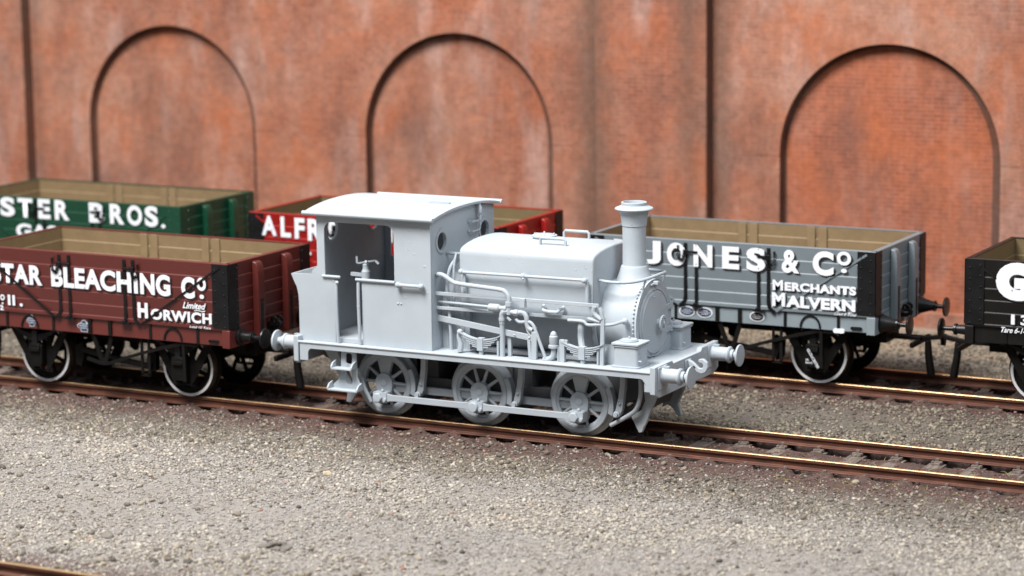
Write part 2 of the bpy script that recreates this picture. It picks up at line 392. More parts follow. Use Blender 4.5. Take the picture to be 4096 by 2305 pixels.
def infr(x, y):  # rough footprint of what the photograph can see, with a margin at the sides
    d = np.stack([x-17.7588, y+33.2406], -1); z = d[..., 0]*Fw.x+d[..., 1]*Fw.y; u = (d[..., 0]*Rt.x+d[..., 1]*Rt.y)/z
    return (np.abs(u) < .245) & (y > -11.5)
def d_pale(x, y):
    band = 1.1*np.exp(-((y+3.9+.4*np.sin(x*.5))/.95)**2)+.40*np.exp(-((y+7.6)/1.6)**2)+.10
    return np.clip(band*(.1+1.5*vn(x, y, 1.3, 5)**1.5), 0, 1)*infr(x, y)*(y < -1.5)
scatter('pale_gravel', 'pale beige gravel strewn over the grey yard in front', M_STN, 44000, (-14, 13), (-11, -1.6), (.009, .050), 11, d_pale)
scatter('grey_gravel', 'fine grey grit covering the yard in front of the near rail', M_GRY, 80000, (-14, 13), (-11, -.8), (.007, .030), 12, lambda x, y: infr(x, y)*np.clip(.15+.9*vn(x, y, 1.1, 8), 0, 1)*np.clip((-y-1.2)/1.6, .12, 1)*(np.abs(y+10.13) > .7))
scatter('dark_gravel', 'dark grey lumps scattered among the paler yard gravel', M_BRN, 7000, (-14, 13), (-11, -.9), (.015, .07), 13, lambda x, y: infr(x, y)*np.clip(.12+1.2*np.exp(-((y+8.6)/1.2)**2)+.6*np.exp(-((y+1.6)/.8)**2), 0, 1)*(vn(x, y, 2.2, 9) > .4))
scatter('brown_grit', 'fine grey brown grit between the near rail and the paler yard', M_BRN, 26000, (-14, 13), (-3.6, -1.2), (.006, .032), 17, lambda x, y: infr(x, y)*np.exp(-((y+2.2)/.65)**2)*np.clip(.3+vn(x, y, 1.4, 3), 0, 1))
scatter('brown_gravel', 'brown grey gravel between and behind the two tracks', M_BRN, 46000, (-16, 14), (.9, 10), (.010, .055), 14, lambda x, y: infr(x, y)*(np.abs(y-4.87) > 1.0)*np.clip(.2+1.2*vn(x, y, 1.3, 4), 0, 1))
def nearrail(x, y):
    d = np.minimum(np.minimum(np.abs(y), np.abs(y-4.87)), np.abs(y+10.13))
    return infr(x, y)*np.where(d < .49, .40, np.where(d < .83, 0.0, np.exp(-np.clip(d-.83, 0, 9)/.50)))
scatter('rust_grit', 'fine red brown grit along and between the rusty rails', M_RST, 75000, (-16, 14), (-11.3, 6.4), (.006, .030), 15, nearrail, zoff=.0)

# ------------------------------------------------------------------ tracks
GAU = .66
def track(y0, x0, x1, label):
    loc = (0, y0, -.2); t = empty('railway_track', loc, label=label, cat='railway track', group='parallel railway tracks through the yard')
    for sgn in (-1, 1):
        yc = y0+sgn*GAU
        # web + foot + head outline, polished cap is its own sub-part
        prof = [(-.068, -.148), (.068, -.148), (.068, -.134), (.016, -.114), (.016, -.058), (.037, -.045), (.037, -.006), (-.037, -.006), (-.037, -.045), (-.016, -.058), (-.016, -.114), (-.068, -.134)]
        mb = MB().plate([(yc+p[0], p[1]) for p in prof], [], 'YZ', x0, x1)
        r = mb.build('rail', M_RAIL, t, bev=.004); shift(r, loc)
        cap = MB().plate([(yc-.027, -.0055), (yc+.027, -.0055), (yc+.024, 0), (yc+.016, .003), (yc-.016, .003), (yc-.024, 0)], [], 'YZ', x0, x1)
        c = cap.build('rail_top', M_RTOP, r); c.matrix_parent_inverse = Matrix.Identity(4)
    n = 0; x = x0+.3; rnd = random.Random(int(y0*10)+50)
    first = None
    while x < x1-.2 and n < 99:
        if first is None:
            mb = MB().box(-.12, .12, -1.22, 1.22, -.06, 0.0)
            for s in (-1, 1):
                mb.box(-.075, .075, s*GAU-.10, s*GAU+.10, -.01, .046)
                for k in (-1, 1):   # chair either side of the rail
                    mb.obox((0, s*GAU+k*.115, .012), (1, 0, 0), .13, .07, .03)
                    for q in (-.055, .055): mb.lathe((q, s*GAU+k*.125, .02), (0, 0, 1), [(.018, 0), (.018, .022), (.012, .028)], 6)
                    mb.obox((0, s*GAU+k*.062, .062), (1, 0, 0), .05, .045, .045)
            first = mb.build('sleeper', M_SLP, t, bev=.008); first.location = (x, 0, -.003)
        else:
            c = first.copy(); COL.objects.link(c); c.parent = t; c.location = (x, rnd.gauss(0, .02), -.003+rnd.gauss(0, .003)); c.rotation_euler.z = rnd.gauss(0, .012)
        x += .575; n += 1
track(0, -22, 13, 'middle track under the grey locomotive and the maroon wagon')
track(4.87, -24, 15, 'rear track under the green, red, grey and black wagons')
track(-10.13, -12, 6, 'front track just showing at the bottom corner of the yard')

# ------------------------------------------------------------------ brick wall
YW = 10.48; REC = .20; PIL = .30
def wall():
    loc = (-4, YW, -.3); w = empty('brick_wall', loc, label='long weathered red brick retaining wall with three blind arches', cat='brick wall')
    ztop = 9.0; zb = -.32
    arches = [(-13.14, 2.045), (-6.49, 2.05), (2.19, 2.05), (10.9, 2.05), (-19.8, 2.045)]
    zt = 4.74
    x0, x1 = -40, 26
    holes = []
    for (a, h) in arches:
        zs = zt-h
        holes.append([(a-h, .0), (a+h, .0)]+[(a+h*math.cos(t), zs+h*math.sin(t)) for t in [PI*i/36 for i in range(37)]])
    m = MB().plate([(x0, zb), (x1, zb), (x1, ztop), (x0, ztop)], holes, 'XZ', YW, YW+REC+.05)
    o = m.build('wall_face', M_BRK, w, ang=25); shift(o, loc)
    for (a, h) in arches:
        p = MB().box(a-h-.1, a+h+.1, YW+REC, YW+REC+.04, -.1, zt+.1); p = p.build('arch_infill', M_BRKI if a > 0 else M_BRK, w); shift(p, loc)
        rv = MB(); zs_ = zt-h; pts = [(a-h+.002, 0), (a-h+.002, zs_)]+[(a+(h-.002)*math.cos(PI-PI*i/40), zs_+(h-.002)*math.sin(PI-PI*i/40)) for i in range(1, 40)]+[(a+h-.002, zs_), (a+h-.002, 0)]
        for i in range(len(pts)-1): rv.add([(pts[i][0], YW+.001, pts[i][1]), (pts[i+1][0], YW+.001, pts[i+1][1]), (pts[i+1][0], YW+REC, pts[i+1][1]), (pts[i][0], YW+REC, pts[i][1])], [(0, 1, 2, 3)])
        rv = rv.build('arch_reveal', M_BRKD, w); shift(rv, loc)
        shd_ = MB()  # dark strip: recess shade painted along the infill edge, wider on the right
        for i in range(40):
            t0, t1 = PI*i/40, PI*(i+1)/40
            shd_.add([(a+r*math.cos(t), YW+REC-.003, zs_+r*math.sin(t)) for r, t in ((h-.002, t0), (h-.002, t1), (h-.06-.14*max(0, math.cos(t1)), t1), (h-.06-.14*max(0, math.cos(t0)), t0))], [(0, 1, 2, 3)])
        for sg in (-1, 1): shd_.add([(a+sg*(h-.002), YW+REC-.003, 0), (a+sg*(h-.002), YW+REC-.003, zs_), (a+sg*(h-(.20 if sg > 0 else .06)), YW+REC-.003, zs_), (a+sg*(h-(.20 if sg > 0 else .06)), YW+REC-.003, 0)], [(0, 1, 2, 3)])
        shd_ = shd_.build('edge_shade', M_BRKD, w); shift(shd_, loc)
        # voussoir ring, 6 mm proud
        me = bpy.data.meshes.new('arch_ring'); vs = []; fs = []; uv = []; N_ = 60; zs = zt-h; wd = .46
        for i in range(N_+1):
            t = PI*i/N_
            for r, y in ((h+.002, YW+.02), (h+.002, YW-.007), (h+wd, YW-.007), (h+wd, YW+.02)): vs.append((a+r*math.cos(t), y, zs+r*math.sin(t)))
        for i in range(N_):
            for j in range(3): fs.append((i*4+j, i*4+j+1, (i+1)*4+j+1, (i+1)*4+j))
        me.from_pydata(vs, [], fs); ul = me.uv_layers.new(name='uv')
        for pl in me.polygons:
            for li in pl.loop_indices:
                vi = me.loops[li].vertex_index; i = vi//4; j = vi % 4
                ul.data[li].uv = (PI*i/N_*(h+.2), (0, 0, wd, wd)[j])
        me.materials.append(M_BRKR); ob = bpy.data.objects.new('arch_ring', me); COL.objects.link(ob); ob.parent = w; shift(ob, loc)
    for (a, b) in ((-18.9, -16.62), (-3.42, -1.17), (5.2, 7.4), (-26.5, -24.3)):
        p = MB().box(a, b, YW-PIL, YW+.02, zb, ztop).build('pilaster', M_BRK, w, bev=.02); shift(p, loc)
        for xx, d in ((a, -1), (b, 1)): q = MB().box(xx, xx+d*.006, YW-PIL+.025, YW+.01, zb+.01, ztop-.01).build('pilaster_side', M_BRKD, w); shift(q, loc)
wall()

# ------------------------------------------------------------------ lettering
def glyphs(text, x0, x1, z0, z1, y, off=.035, space=1.0, shear=0, mat=None, parent=None, name='lettering', shadow=.022, loc=(0, 0, 0), tight=None):
    c = bpy.data.curves.new('t', 'FONT'); c.body = text; c.size = 1; c.offset = off*1.22; c.space_character = space; c.shear = shear; c.resolution_u = 5
    t = bpy.data.objects.new('t', c); COL.objects.link(t)
    dg = bpy.context.evaluated_depsgraph_get(); me = bpy.data.meshes.new_from_object(t.evaluated_get(dg))
    bpy.data.objects.remove(t); bpy.data.curves.remove(c)
    n = len(me.vertices); a = np.zeros(n*3, np.float32); me.vertices.foreach_get('co', a); a = a.reshape(-1, 3)
    mn = a.min(0); mx = a.max(0)
    u = (a[:, 0]-mn[0])/(mx[0]-mn[0]); v = (a[:, 1]-mn[1])/(mx[1]-mn[1])
    def mk(dx, dz, dy, m, nm, par):
        q = me.copy(); q.name = nm; P = np.stack([x0+(x1-x0)*u+dx, np.full(n, y+dy), z0+(z1-z0)*v+dz], 1)
        q.vertices.foreach_set('co', P.astype(np.float32).ravel()); q.materials.clear(); q.materials.append(m); q.update()
        o = bpy.data.objects.new(nm, q); COL.objects.link(o); o.parent = par; return o
    o = mk(0, 0, -.003, mat or M_WHT, name, parent)
    if shadow:
        mk(shadow, -shadow*.75, .0015, M_SHD, 'letter_shadow', o)
    return o
def sign(parent, segs, y):
    for s in segs:
        kw = s[5] if len(s) > 5 else {}
        glyphs(s[0], s[1], s[2], s[3], s[4], y, parent=parent, **kw)

# ------------------------------------------------------------------ wagons
HW = 1.135; LEN = 4.83; ZT = 2.175
PLK = [1.225, 1.398, 1.591, 1.774, 1.967]
def wagon(xr, yc, label, colour, sole, inner, brace_mat, letters, plates=(), coned=False, planks=PLK, under=None, group=None, handed=0, plate_mat=None):
    e = empty('open_wagon', (xr, yc, 0), label=label, cat='railway wagon', group='open planked coal wagons')
    def fin(mb, name, mat, par=None, bev=0, **k): return mb.build(name, mat, par or e, bev, **k)
    # side planks, profile with chamfered joints
    def prof(s, hw):
        out = [(s*(hw-.03), 1.165), (s*hw, 1.165)]
        for z in planks: out += [(s*hw, z-.014), (s*(hw-.013), z)]
        out += [(s*hw, ZT-.006), (s*(hw-.006), ZT), (s*(hw-.088), ZT), (s*(hw-.088), ZT-.012), (s*(hw-.045), ZT-.012), (s*(hw-.045), 1.165)]
        return out
    for s in (-1, 1):
        fin(MB().plate(prof(s, HW), [], 'YZ', -LEN+.004, -.004), 'side_planks', colour, smooth=False)
        m = MB(); xa = 0 if s > 0 else -LEN
        p = [((xa-s*0)-s*(HW-q[0]*s)*0, 0) for q in ()]
        pr = [((xa-(HW-s*a)*s) if False else xa-s*(HW-s*a), b) for a, b in [(q[0], q[1]) for q in prof(s, HW)]]
        fin(m.plate(pr, [], 'XZ', -HW+.05, HW-.05), 'end_planks', colour, smooth=False)
    # tan lining with plank joints and paired door posts
    lt = ZT-.014
    def lprof():
        out = [(.02, 1.19), (0, 1.19)]
        for z in planks[1:]: out += [(0, z-.013), (.012, z)]
        return out+[(0, lt), (.04, lt), (.04, 1.19)]
    m = MB()
    for s in (-1, 1):
        m.plate([(s*(HW-.085+.0)+s*a, b) for a, b in lprof()], [], 'YZ', -LEN+.05, -.05)
        xa = -.088 if s > 0 else -LEN+.088
        m.plate([(xa+s*a, b) for a, b in lprof()], [], 'XZ', -HW+.09, HW-.09)
    m.box(-LEN+.09, -.09, -HW+.09, HW-.09, 1.17, 1.20)
    li = fin(m, 'lining', inner, smooth=False)
    for s in (-1, 1):
        for xc in (-2.987, -1.788):
            for k in (-1, 1): fin(MB().box(xc+k*.03, xc+k*.17, s*(HW-.086), s*(HW-.108), 1.2, lt-.002), 'inner_strapping', inner, li, bev=.006)
    # corner plates
    for sx in (0, 1):
        for s in (-1, 1):
            X = 0 if sx == 0 else -LEN; d = -1 if sx == 0 else 1; m = MB()
            m.box(X-d*.006, X+d*.29, s*(HW-.002), s*(HW+.010), 1.19, ZT-.012)
            m.plate([(s*(HW+.010), 1.19), (s*(HW+.010), ZT-.012), (s*.885, ZT-.012), (s*.885, 1.165), (s*1.0, 1.15)], [], 'YZ', X-d*.010, X+d*.004)
            for k in range(6):
                z = 1.26+k*.166
                m.dome((X+d*.235, s*(HW+.009), z), (0, s, 0), .017, .015, 6)
                m.dome((X+d*.075, s*(HW+.009), z-.05), (0, s, 0), .017, .015, 6)
                m.dome((X-d*.009, s*.915, z), (-d, 0, 0), .017, .015, 6)
            fin(m, 'corner_plate', plate_mat or M_IRON)
    # end posts with black strap
    for sx in (0, 1):
        X = 0 if sx == 0 else -LEN; d = 1 if sx == 0 else -1
        for s in (-1, 1):
            y = s*.41
            pl = [(X+d*.002, .93), (X+d*.115, .93), (X+d*.115, 1.9), (X+d*.10, 2.06), (X+d*.07, 2.115), (X+d*.002, 2.13)]
            p = fin(MB().plate(pl, [], 'XZ', y-.085, y+.085), 'end_post', colour, bev=.012)
            m = MB().box(X+d*.114, X+d*.124, y-.03, y+.03, .95, 1.55)
            for z in (1.0, 1.25, 1.5): m.dome((X+d*.123, y, z), (d, 0, 0), .014, .01, 6)
            fin(m, 'post_strap', M_IRON, p)
    # door strapping
    for s in (-1, 1):
        for xc, kind in ((-3.13, 'o'), (-2.945, 'i'), (-1.898, 'i'), (-1.735, 'o')):
            m = MB(); yo = s*(HW+.007)
            if kind == 'i':
                m.box(xc-.027, xc+.027, s*HW-.0, s*(HW+.012), 1.17, 2.13)
                m.box(xc-.09, xc+.09, s*(HW+.0), s*(HW+.045), 1.135, 1.165); m.box(xc-.03, xc+.03, s*HW, s*(HW+.06), 1.15, 1.19)
            else:
                d = -1 if xc < -2.4 else 1
                m.box(xc-.027, xc+.027, s*HW-.0, s*(HW+.012), 1.27, 2.13)
                pts = [(xc, 1.28), (xc+d*.015, 1.21), (xc+d*.06, 1.155), (xc+d*.10, 1.14)]
                for a, b in zip(pts, pts[1:]): m.bar((a[0], yo, a[1]), (b[0], yo, b[1]), .012, .055, (0, 0, 1))
            for z in (1.32, 1.46, 1.62, 1.80, 2.10): m.dome((xc, s*(HW+.011), z), (0, s, 0), .012, .009, 6)
            fin(m, 'door_strap', M_IRON)
        for xa, xb in ((-3.15, -2.92), (-1.92, -1.71)):
            m = MB().box(xa, xb, s*(HW+.012), s*(HW+.034), 1.975, 2.012); q = xa+.03 if xa < -2.4 else xb-.03
            m.obox((q, s*(HW+.034), 1.985), (1, 0, 0), .075, .04, .08)
            latch = fin(m, 'door_latch', M_IRON, bev=.006)
            d = -1 if xa < -2.4 else 1; cx = (xa-.10) if d < 0 else xb+.075
            m = MB().ball((cx, s*(HW+.025), 2.07), .022, 8); m.bar((cx, s*(HW+.025), 2.07), (cx, s*(HW+.025), 1.98), .018, .018, (1, 0, 0))
            ch = [(cx, 1.98), (cx+.0, 1.91), (cx-d*.035, 1.865), (cx-d*.085, 1.865), (cx-d*.10, 1.91), (cx-d*.10, 1.95)]
            for a, b in zip(ch, ch[1:]):
                c0 = Vector(((a[0]+b[0])/2, s*(HW+.028), (a[1]+b[1])/2)); m.ring(c0, (0, s, 0), .012, .027, .012, 10)
            fin(m, 'pin_and_chain', M_IRON, latch)
        for d in (-1, 1):
            xt, xb = (-.14, -1.61) if d > 0 else (-LEN+.14, -3.24)
            pr_ = .018 if brace_mat is M_IRON else .006
            b = MB().bar((xt, s*(HW+pr_), 2.125), (xb, s*(HW+pr_), 1.15), .010, .034, (0, 0, 1))
            for k in range(6):
                t = .06+k*.17; b.dome((xt+(xb-xt)*t, s*(HW+pr_+.004), 2.125+(1.15-2.125)*t), (0, s, 0), .014, .01, 6)
            fin(b, 'diagonal_brace', brace_mat)
    # underframe
    for s in (-1, 1):
        sb = fin(MB().box(-LEN+.14, -.14, s*(HW-.085), s*(HW-.035), .915, 1.163), 'solebar', sole, bev=.006)
        for x in (-.60, -1.47, -2.22, -2.60, -3.31, -4.21):
            fin(MB().box(x-.022, x+.022, s*(HW-.034), s*(HW-.018), .925, 1.15), 'solebar_bracket', M_IRON, sb)
        for x in (-1.056, -3.77):
            m = MB(); pts = [(x-.16*math.cos(t), .93+.19*math.sin(t)) for t in [PI*i/10 for i in range(11)]]
            for a, b in zip(pts, pts[1:]): m.bar((a[0], s*(HW-.026), a[1]), (b[0], s*(HW-.026), b[1]), .016, .03)
            fin(m, 'spring_stop', M_IRON, sb)
        m = MB().plate(rrect(-.40, -.22, .955, 1.0, .02), [rrect(-.385, -.235, .967, .988, .009)], 'XZ', s*(HW-.035), s*(HW-.012)); fin(m, 'label_clip', M_IRON, sb)
    for X0, X1 in ((-.138, .0), (-LEN, -LEN+.138)):
        fin(MB().box(X0, X1, -HW-.008, HW+.008, .89, 1.163), 'headstock', sole, bev=.008)
    for sx in (0, 1):
        X = 0 if sx == 0 else -LEN; d = 1 if sx == 0 else -1
        for s in (-1, 1):
            m = MB()
            if coned: pr = [(.15, 0), (.15, .015), (.135, .02), (.07, .24), (.085, .25), (.085, .28), (.055, .285), (.055, .30)]
            else: pr = [(.135, 0), (.135, .03), (.11, .05), (.08, .06), (.068, .20), (.085, .205), (.085, .24), (.055, .245), (.055, .26)]
            m.lathe((X, s*.864, 1.04), (d, 0, 0), pr, 24)
            b = fin(m, 'buffer', M_BLK, ang=30)
            m = MB().lathe((X, s*.864, 1.04), (d, 0, 0), [(.035, .24), (.035, .42), (.15, .435), (.155, .45), (.15, .465), (.08, .474), (.001, .478)], 28)
            fin(m, 'buffer_head', M_BLK, b, ang=30)
        # draw hook plate and tension-lock coupling
        m = MB().obox((X+d*.01, 0, 1.03), (1, 0, 0), .03, .22, .20); m.tube([(X+d*.02, 0, 1.03), (X+d*.14, 0, 1.04), (X+d*.17, 0, 1.10), (X+d*.12, 0, 1.13)], .035, 8, 3)
        for k in (-.1, .04): m.ring((X+d*.12, k, 1.16), (0, 1, .3), .03, .065, .03, 12)
        fin(m, 'draw_hook', M_IRON)
        m = MB().box(X-d*.55, X+d*.36, -.09, .09, .66, .72); m.box(X+d*.30, X+d*.36, -.42, .42, .60, .68); m.box(X-d*.56, X-d*.12, -.30, .30, .62, .88)
        m.bar((X+d*.36, .0, .68), (X+d*.72, .0, .74), .07, .07); m.bar((X+d*.72, 0, .78), (X+d*.70, 0, .60), .06, .07, (1, 0, 0))
        m.tube([(X+d*.46, -.02, .66), (X+d*.47, -.02, .45), (X+d*.52, -.02, .12)], [.05, .06, .065], 12)
        fin(m, 'coupling', M_WB, bev=.01)
    # running gear
    for x in (-1.056, -3.774):
        for s in (-1, 1):
            R = .465; m = MB(); O = (x, s*.74, R)
            m.lathe(O, (0, -s, 0), [(.40, .012), (.40, 0), (R-.006, 0), (R, .006), (R+.004, .12), (.52, .125), (.52, .155), (.40, .155), (.40, .012)], 48, caps=False)
            m.lathe(O, (0, -s, 0), [(.34, .03), (.405, .02), (.405, .12), (.34, .11), (.34, .03)], 40, caps=False)
            m.lathe(O, (0, -s, 0), [(.0001, -.0), (.08, 0), (.10, .02), (.10, .13)], 20)
            for k in range(8):
                a = 2*PI*k/8+.39; c0 = Vector((x, s*(.74-.06), R)); m.bar(c0+Vector((math.cos(a), 0, math.sin(a)))*.08, c0+Vector((math.cos(a), 0, math.sin(a)))*.36, .04, .055, (0, 1, 0))
            w = fin(m, 'wheel', M_WB, ang=30)
            fin(MB().ring((x, s*.7405, R), (0, s, 0), .422, .463, .003, 56), 'tyre_rim', M_TYRE, w)
            fin(MB().lathe((x, s*.733, R), (0, -s, 0), [(R+.002, 0), (R+.006, .112)], 48, caps=False), 'tread', M_TREAD, w)
            # W-iron, axlebox, spring
            m = MB(); ya, yb = s*.86, s*.885
            m.plate([(x-.60, .93), (x-.36, .93), (x-.02, .93), (x+.02, .93), (x+.36, .93), (x+.60, .93), (x+.17, .22), (x+.13, .22), (x+.13, .74), (x-.13, .74), (x-.13, .22), (x-.17, .22)],
                    [[(x-.42, .87), (x-.22, .87), (x-.22, .56)], [(x+.42, .87), (x+.22, .56), (x+.22, .87)]], 'XZ', ya, yb)
            m.box(x-.17, x+.17, ya, s*.90, .20, .235)
            wi = fin(m, 'axle_guard', M_WB)
            m = MB().plate([(x-.12, .35), (x-.10, .29), (x+.10, .29), (x+.12, .35), (x+.12, .64), (x-.12, .64)], [], 'XZ', s*.86, s*1.0)
            m.plate([(x-.11, .60), (x+.11, .60), (x+.09, .66), (x-.09, .66)], [], 'XZ', s*.88, s*1.03)
            m.plate([(x-.10, .54), (x+.10, .54), (x+.10, .60), (x-.10, .60)], [], 'XZ', s*.99, s*1.045)
            fin(m, 'axlebox', M_WB, bev=.012)
            m = MB(); 
            for k in range(5):
                L_ = .50-.085*k; pts = [(x+L_*t, s*.955, .735-.0*k+.022*(4-k)-.022+.16*(L_*t)**2/.25) for t in [-1+i/5 for i in range(11)]]
                for a, b in zip(pts, pts[1:]): m.bar(a, b, .08, .016)
            m.box(x-.05, x+.05, s*.90, s*1.01, .66, .86)
            for k in (-1, 1): m.obox((x+k*.51, s*.955, .90), (1, 0, 0), .10, .09, .07); m.cyl((x+k*.51, s*.90, .89), (x+k*.51, s*1.01, .89), .025, 10)
            fin(m, 'leaf_spring', M_IRON)
        fin(MB().cyl((x, -.72, .465), (x, .72, .465), .045, 14), 'axle', M_WB)
    for s in (-1, 1):
        if handed and s > 0 and handed == 1: pass
        yv = s*.97; m = MB()
        m.bar((-2.66, s*1.07, 1.12), (-2.44, s*1.04, .48), .07, .03, (0, 1, 0)); m.bar((-2.16, s*1.07, 1.12), (-2.38, s*1.04, .48), .07, .03, (0, 1, 0))
        m.bar((-2.60, s*1.12, 1.15), (-2.60, s*1.12, .93), .02, .06, (1, 0, 0)); m.bar((-2.22, s*1.12, 1.15), (-2.22, s*1.12, .93), .02, .06, (1, 0, 0))
        m.cyl((-2.41, s*.90, .50), (-2.41, s*1.05, .50), .05, 12)
        for a, b in (((-3.0, .60), (-2.41, .50)), ((-2.41, .50), (-1.70, .42))): m.bar((a[0], s*.80, a[1]), (b[0], s*.80, b[1]), .07, .08)
        for k in (-1, 1): m.plate([(-2.41+k*(.62+.0), .70), (-2.41+k*.78, .62), (-2.41+k*.76, .36), (-2.41+k*.66, .30), (-2.41+k*.60, .5)], [], 'XZ', s*.66, s*.76)
        fin(m, 'brake_gear', M_WB)
        m = MB(); P = [(-2.72, .52), (-2.45, .46), (-2.30, .47), (-1.90, .61), (-1.28, .80), (-.95, .88), (-.62, .89)]
        for a, b in zip(P, P[1:]): m.bar((a[0], s*1.06, a[1]), (b[0], s*1.06, b[1]), .025, .052)
        bl_ = fin(m, 'brake_lever', M_WB)
        if coned and s < 0: fin(MB().plate(rrect(-.68, -.50, .885, .955, .03), [], 'XZ', s*1.07, s*1.125), 'white_handle', M_WHT, bl_)
        m = MB().bar((-1.69, s*1.04, .93), (-1.69, s*1.04, .34), .02, .045, (1, 0, 0)); m.bar((-1.56, s*1.04, .93), (-1.56, s*1.04, .34), .02, .045, (1, 0, 0)); m.box(-1.71, -1.54, s*1.03, s*1.05, .32, .36)
        fin(m, 'lever_guide', M_WB)
        m = MB().bar((-.90, s*1.07, 1.10), (-.885, s*1.07, .30), .025, .05, (1, 0, 0)); fin(m, 'safety_strap', M_WB)
    fin(MB().box(-LEN+.2, -.2, -.45, -.36, .70, 1.16).box(-LEN+.2, -.2, .36, .45, .70, 1.16).box(-2.6, -2.2, -.9, .9, .86, 1.0), 'underframe', M_WB)
    # lettering and plates on the near side (and the same on the far side is unseen)
    ly = -(HW+.0125)
    sign(e, letters, ly)
    for p in plates:
        k, x, z, w, h = p[:5]
        yy = -(HW-.033)
        if k == 'oval':
            a = MB().plate([(x+w*math.cos(t), z+h*math.sin(t)) for t in [2*PI*i/28 for i in range(28)]], [], 'XZ', yy, yy-.008).build('number_plate', M_WHT, e)
            b = MB().plate([(x+w*.84*math.cos(t), z+h*.80*math.sin(t)) for t in [2*PI*i/28 for i in range(28)]], [], 'XZ', yy-.0075, yy-.011).build('plate_field', p[5], a)
        else:
            ol = [(-1, 0), (-.72, -.42), (-.55, -.45), (-.42, -.95), (.42, -.95), (.55, -.45), (.72, -.42), (1, 0), (.72, .35), (.5, .42), (.15, .95), (-.15, .95), (-.5, .42), (-.72, .35)]
            a = MB().plate([(x+w*q[0], z+h*q[1]) for q in ol], [], 'XZ', yy, yy-.008).build('number_plate', M_WHT, e)
            b = MB().plate([(x+w*.90*q[0], z+h*.89*q[1]) for q in ol], [], 'XZ', yy-.0075, yy-.011).build('plate_field', p[5], a)
        for zz, ww in ((.32, .5), (0, .75), (-.32, .5)):
            nb = max(3, int(ww*w*2/.022)); q = MB()
            for i in range(nb):
                cx = x-ww*w*.95+(i+.5)*ww*w*1.9/nb; q.box(cx-.006, cx+.004, yy-.0105, yy-.013, z+zz*h-.007, z+zz*h+.007)
            q.build('plate_lettering', M_WHT, a)
    return e

M_MAR = paint('maroon_paint', (.092, .0175, .0145), .36, .06, bscale=16, bstr=.2, bdist=.004)
M_MARS = paint('maroon_frame_paint', (.105, .020, .016), .38, .06)
M_GRN = paint('green_paint', (.004, .044, .022), .38, .08)
M_RED = paint('red_paint', (.25, .009, .007), .38, .06)
M_GRYP = paint('blue_grey_paint', (.155, .185, .205), .40, .05)
M_GRYS = paint('light_blue_grey_paint', (.205, .245, .27), .42, .05)
M_BLKP = paint('black_body_paint', (.007, .0065, .006), .42, .2, spec=.3)
M_TAN2 = paint('olive_tan_interior', (.15, .108, .052), .6, .10, bscale=14, bstr=.3, bdist=.006)
M_NAVY = paint('navy_plate', (.025, .045, .09), .5, .1)

X0 = -4.0
def A(x): return x-X0
w1 = wagon(X0, 0, 'maroon open wagon lettered STAR BLEACHING behind the grey locomotive', M_MAR, M_MARS, M_TAN, M_IRON, [
    ('STAR', A(-8.44), A(-7.46), 1.618, 1.935, dict(off=.035, space=1.12)),
    ('BLEACH', A(-7.285), A(-5.765), 1.622, 1.948, dict(off=.035, space=1.05)),
    ('I', A(-5.715), A(-5.645), 1.622, 1.855, dict(off=.05)),
    ('.', A(-5.715), A(-5.645), 1.885, 1.945, dict(off=.03)),
    ('NG', A(-5.60), A(-5.045), 1.618, 1.948, dict(off=.035, space=1.05)),
    ('C', A(-4.845), A(-4.60), 1.612, 1.945, dict(off=.04)),
    ('O', A(-4.56), A(-4.395), 1.745, 1.95, dict(off=.05)),
    ('.', A(-4.515), A(-4.435), 1.625, 1.69, dict(off=.03, shadow=.014)),
    ('Limited', A(-4.83), A(-4.405), 1.458, 1.558, dict(off=.02, shear=.35, shadow=.010)),
    ('~', A(-4.62), A(-4.42), 1.425, 1.448, dict(off=.01, shadow=0)),
    ('H', A(-5.665), A(-5.475), 1.250, 1.490, dict(off=.045)),
    ('ORWICH', A(-5.42), A(-4.31), 1.243, 1.412, dict(off=.035, space=1.1)),
    ('Load 10 Tons', A(-4.72), A(-4.325), 1.168, 1.205, dict(off=.012, shear=.4, shadow=0)),
    ('N', A(-8.44), A(-8.33), 1.27, 1.43, dict(off=.045, shadow=.014)),
    ('O', A(-8.30), A(-8.21), 1.335, 1.43, dict(off=.05, shadow=.014)),
    ('.', A(-8.275), A(-8.235), 1.275, 1.305, dict(off=.03, shadow=0)),
    ('1', A(-8.15), A(-8.10), 1.268, 1.435, dict(off=.045, shadow=.014)),
    ('1', A(-8.06), A(-8.01), 1.268, 1.435, dict(off=.045, shadow=.014)),
    ('.', A(-7.92), A(-7.86), 1.262, 1.315, dict(off=.03, shadow=.010)),
    ('12', A(-8.37), A(-8.24), 1.178, 1.26, dict(off=.03, shadow=0)),
    ], [('diamond', A(-6.72), 1.035, .135, .10, M_NAVY), ('diamond', A(-7.73), 1.045, .10, .10, M_NAVY)])
XJ, Y2 = 4.42, 4.87
def A(x): return x-XJ
jb = dict(off=.040, shadow=.03)
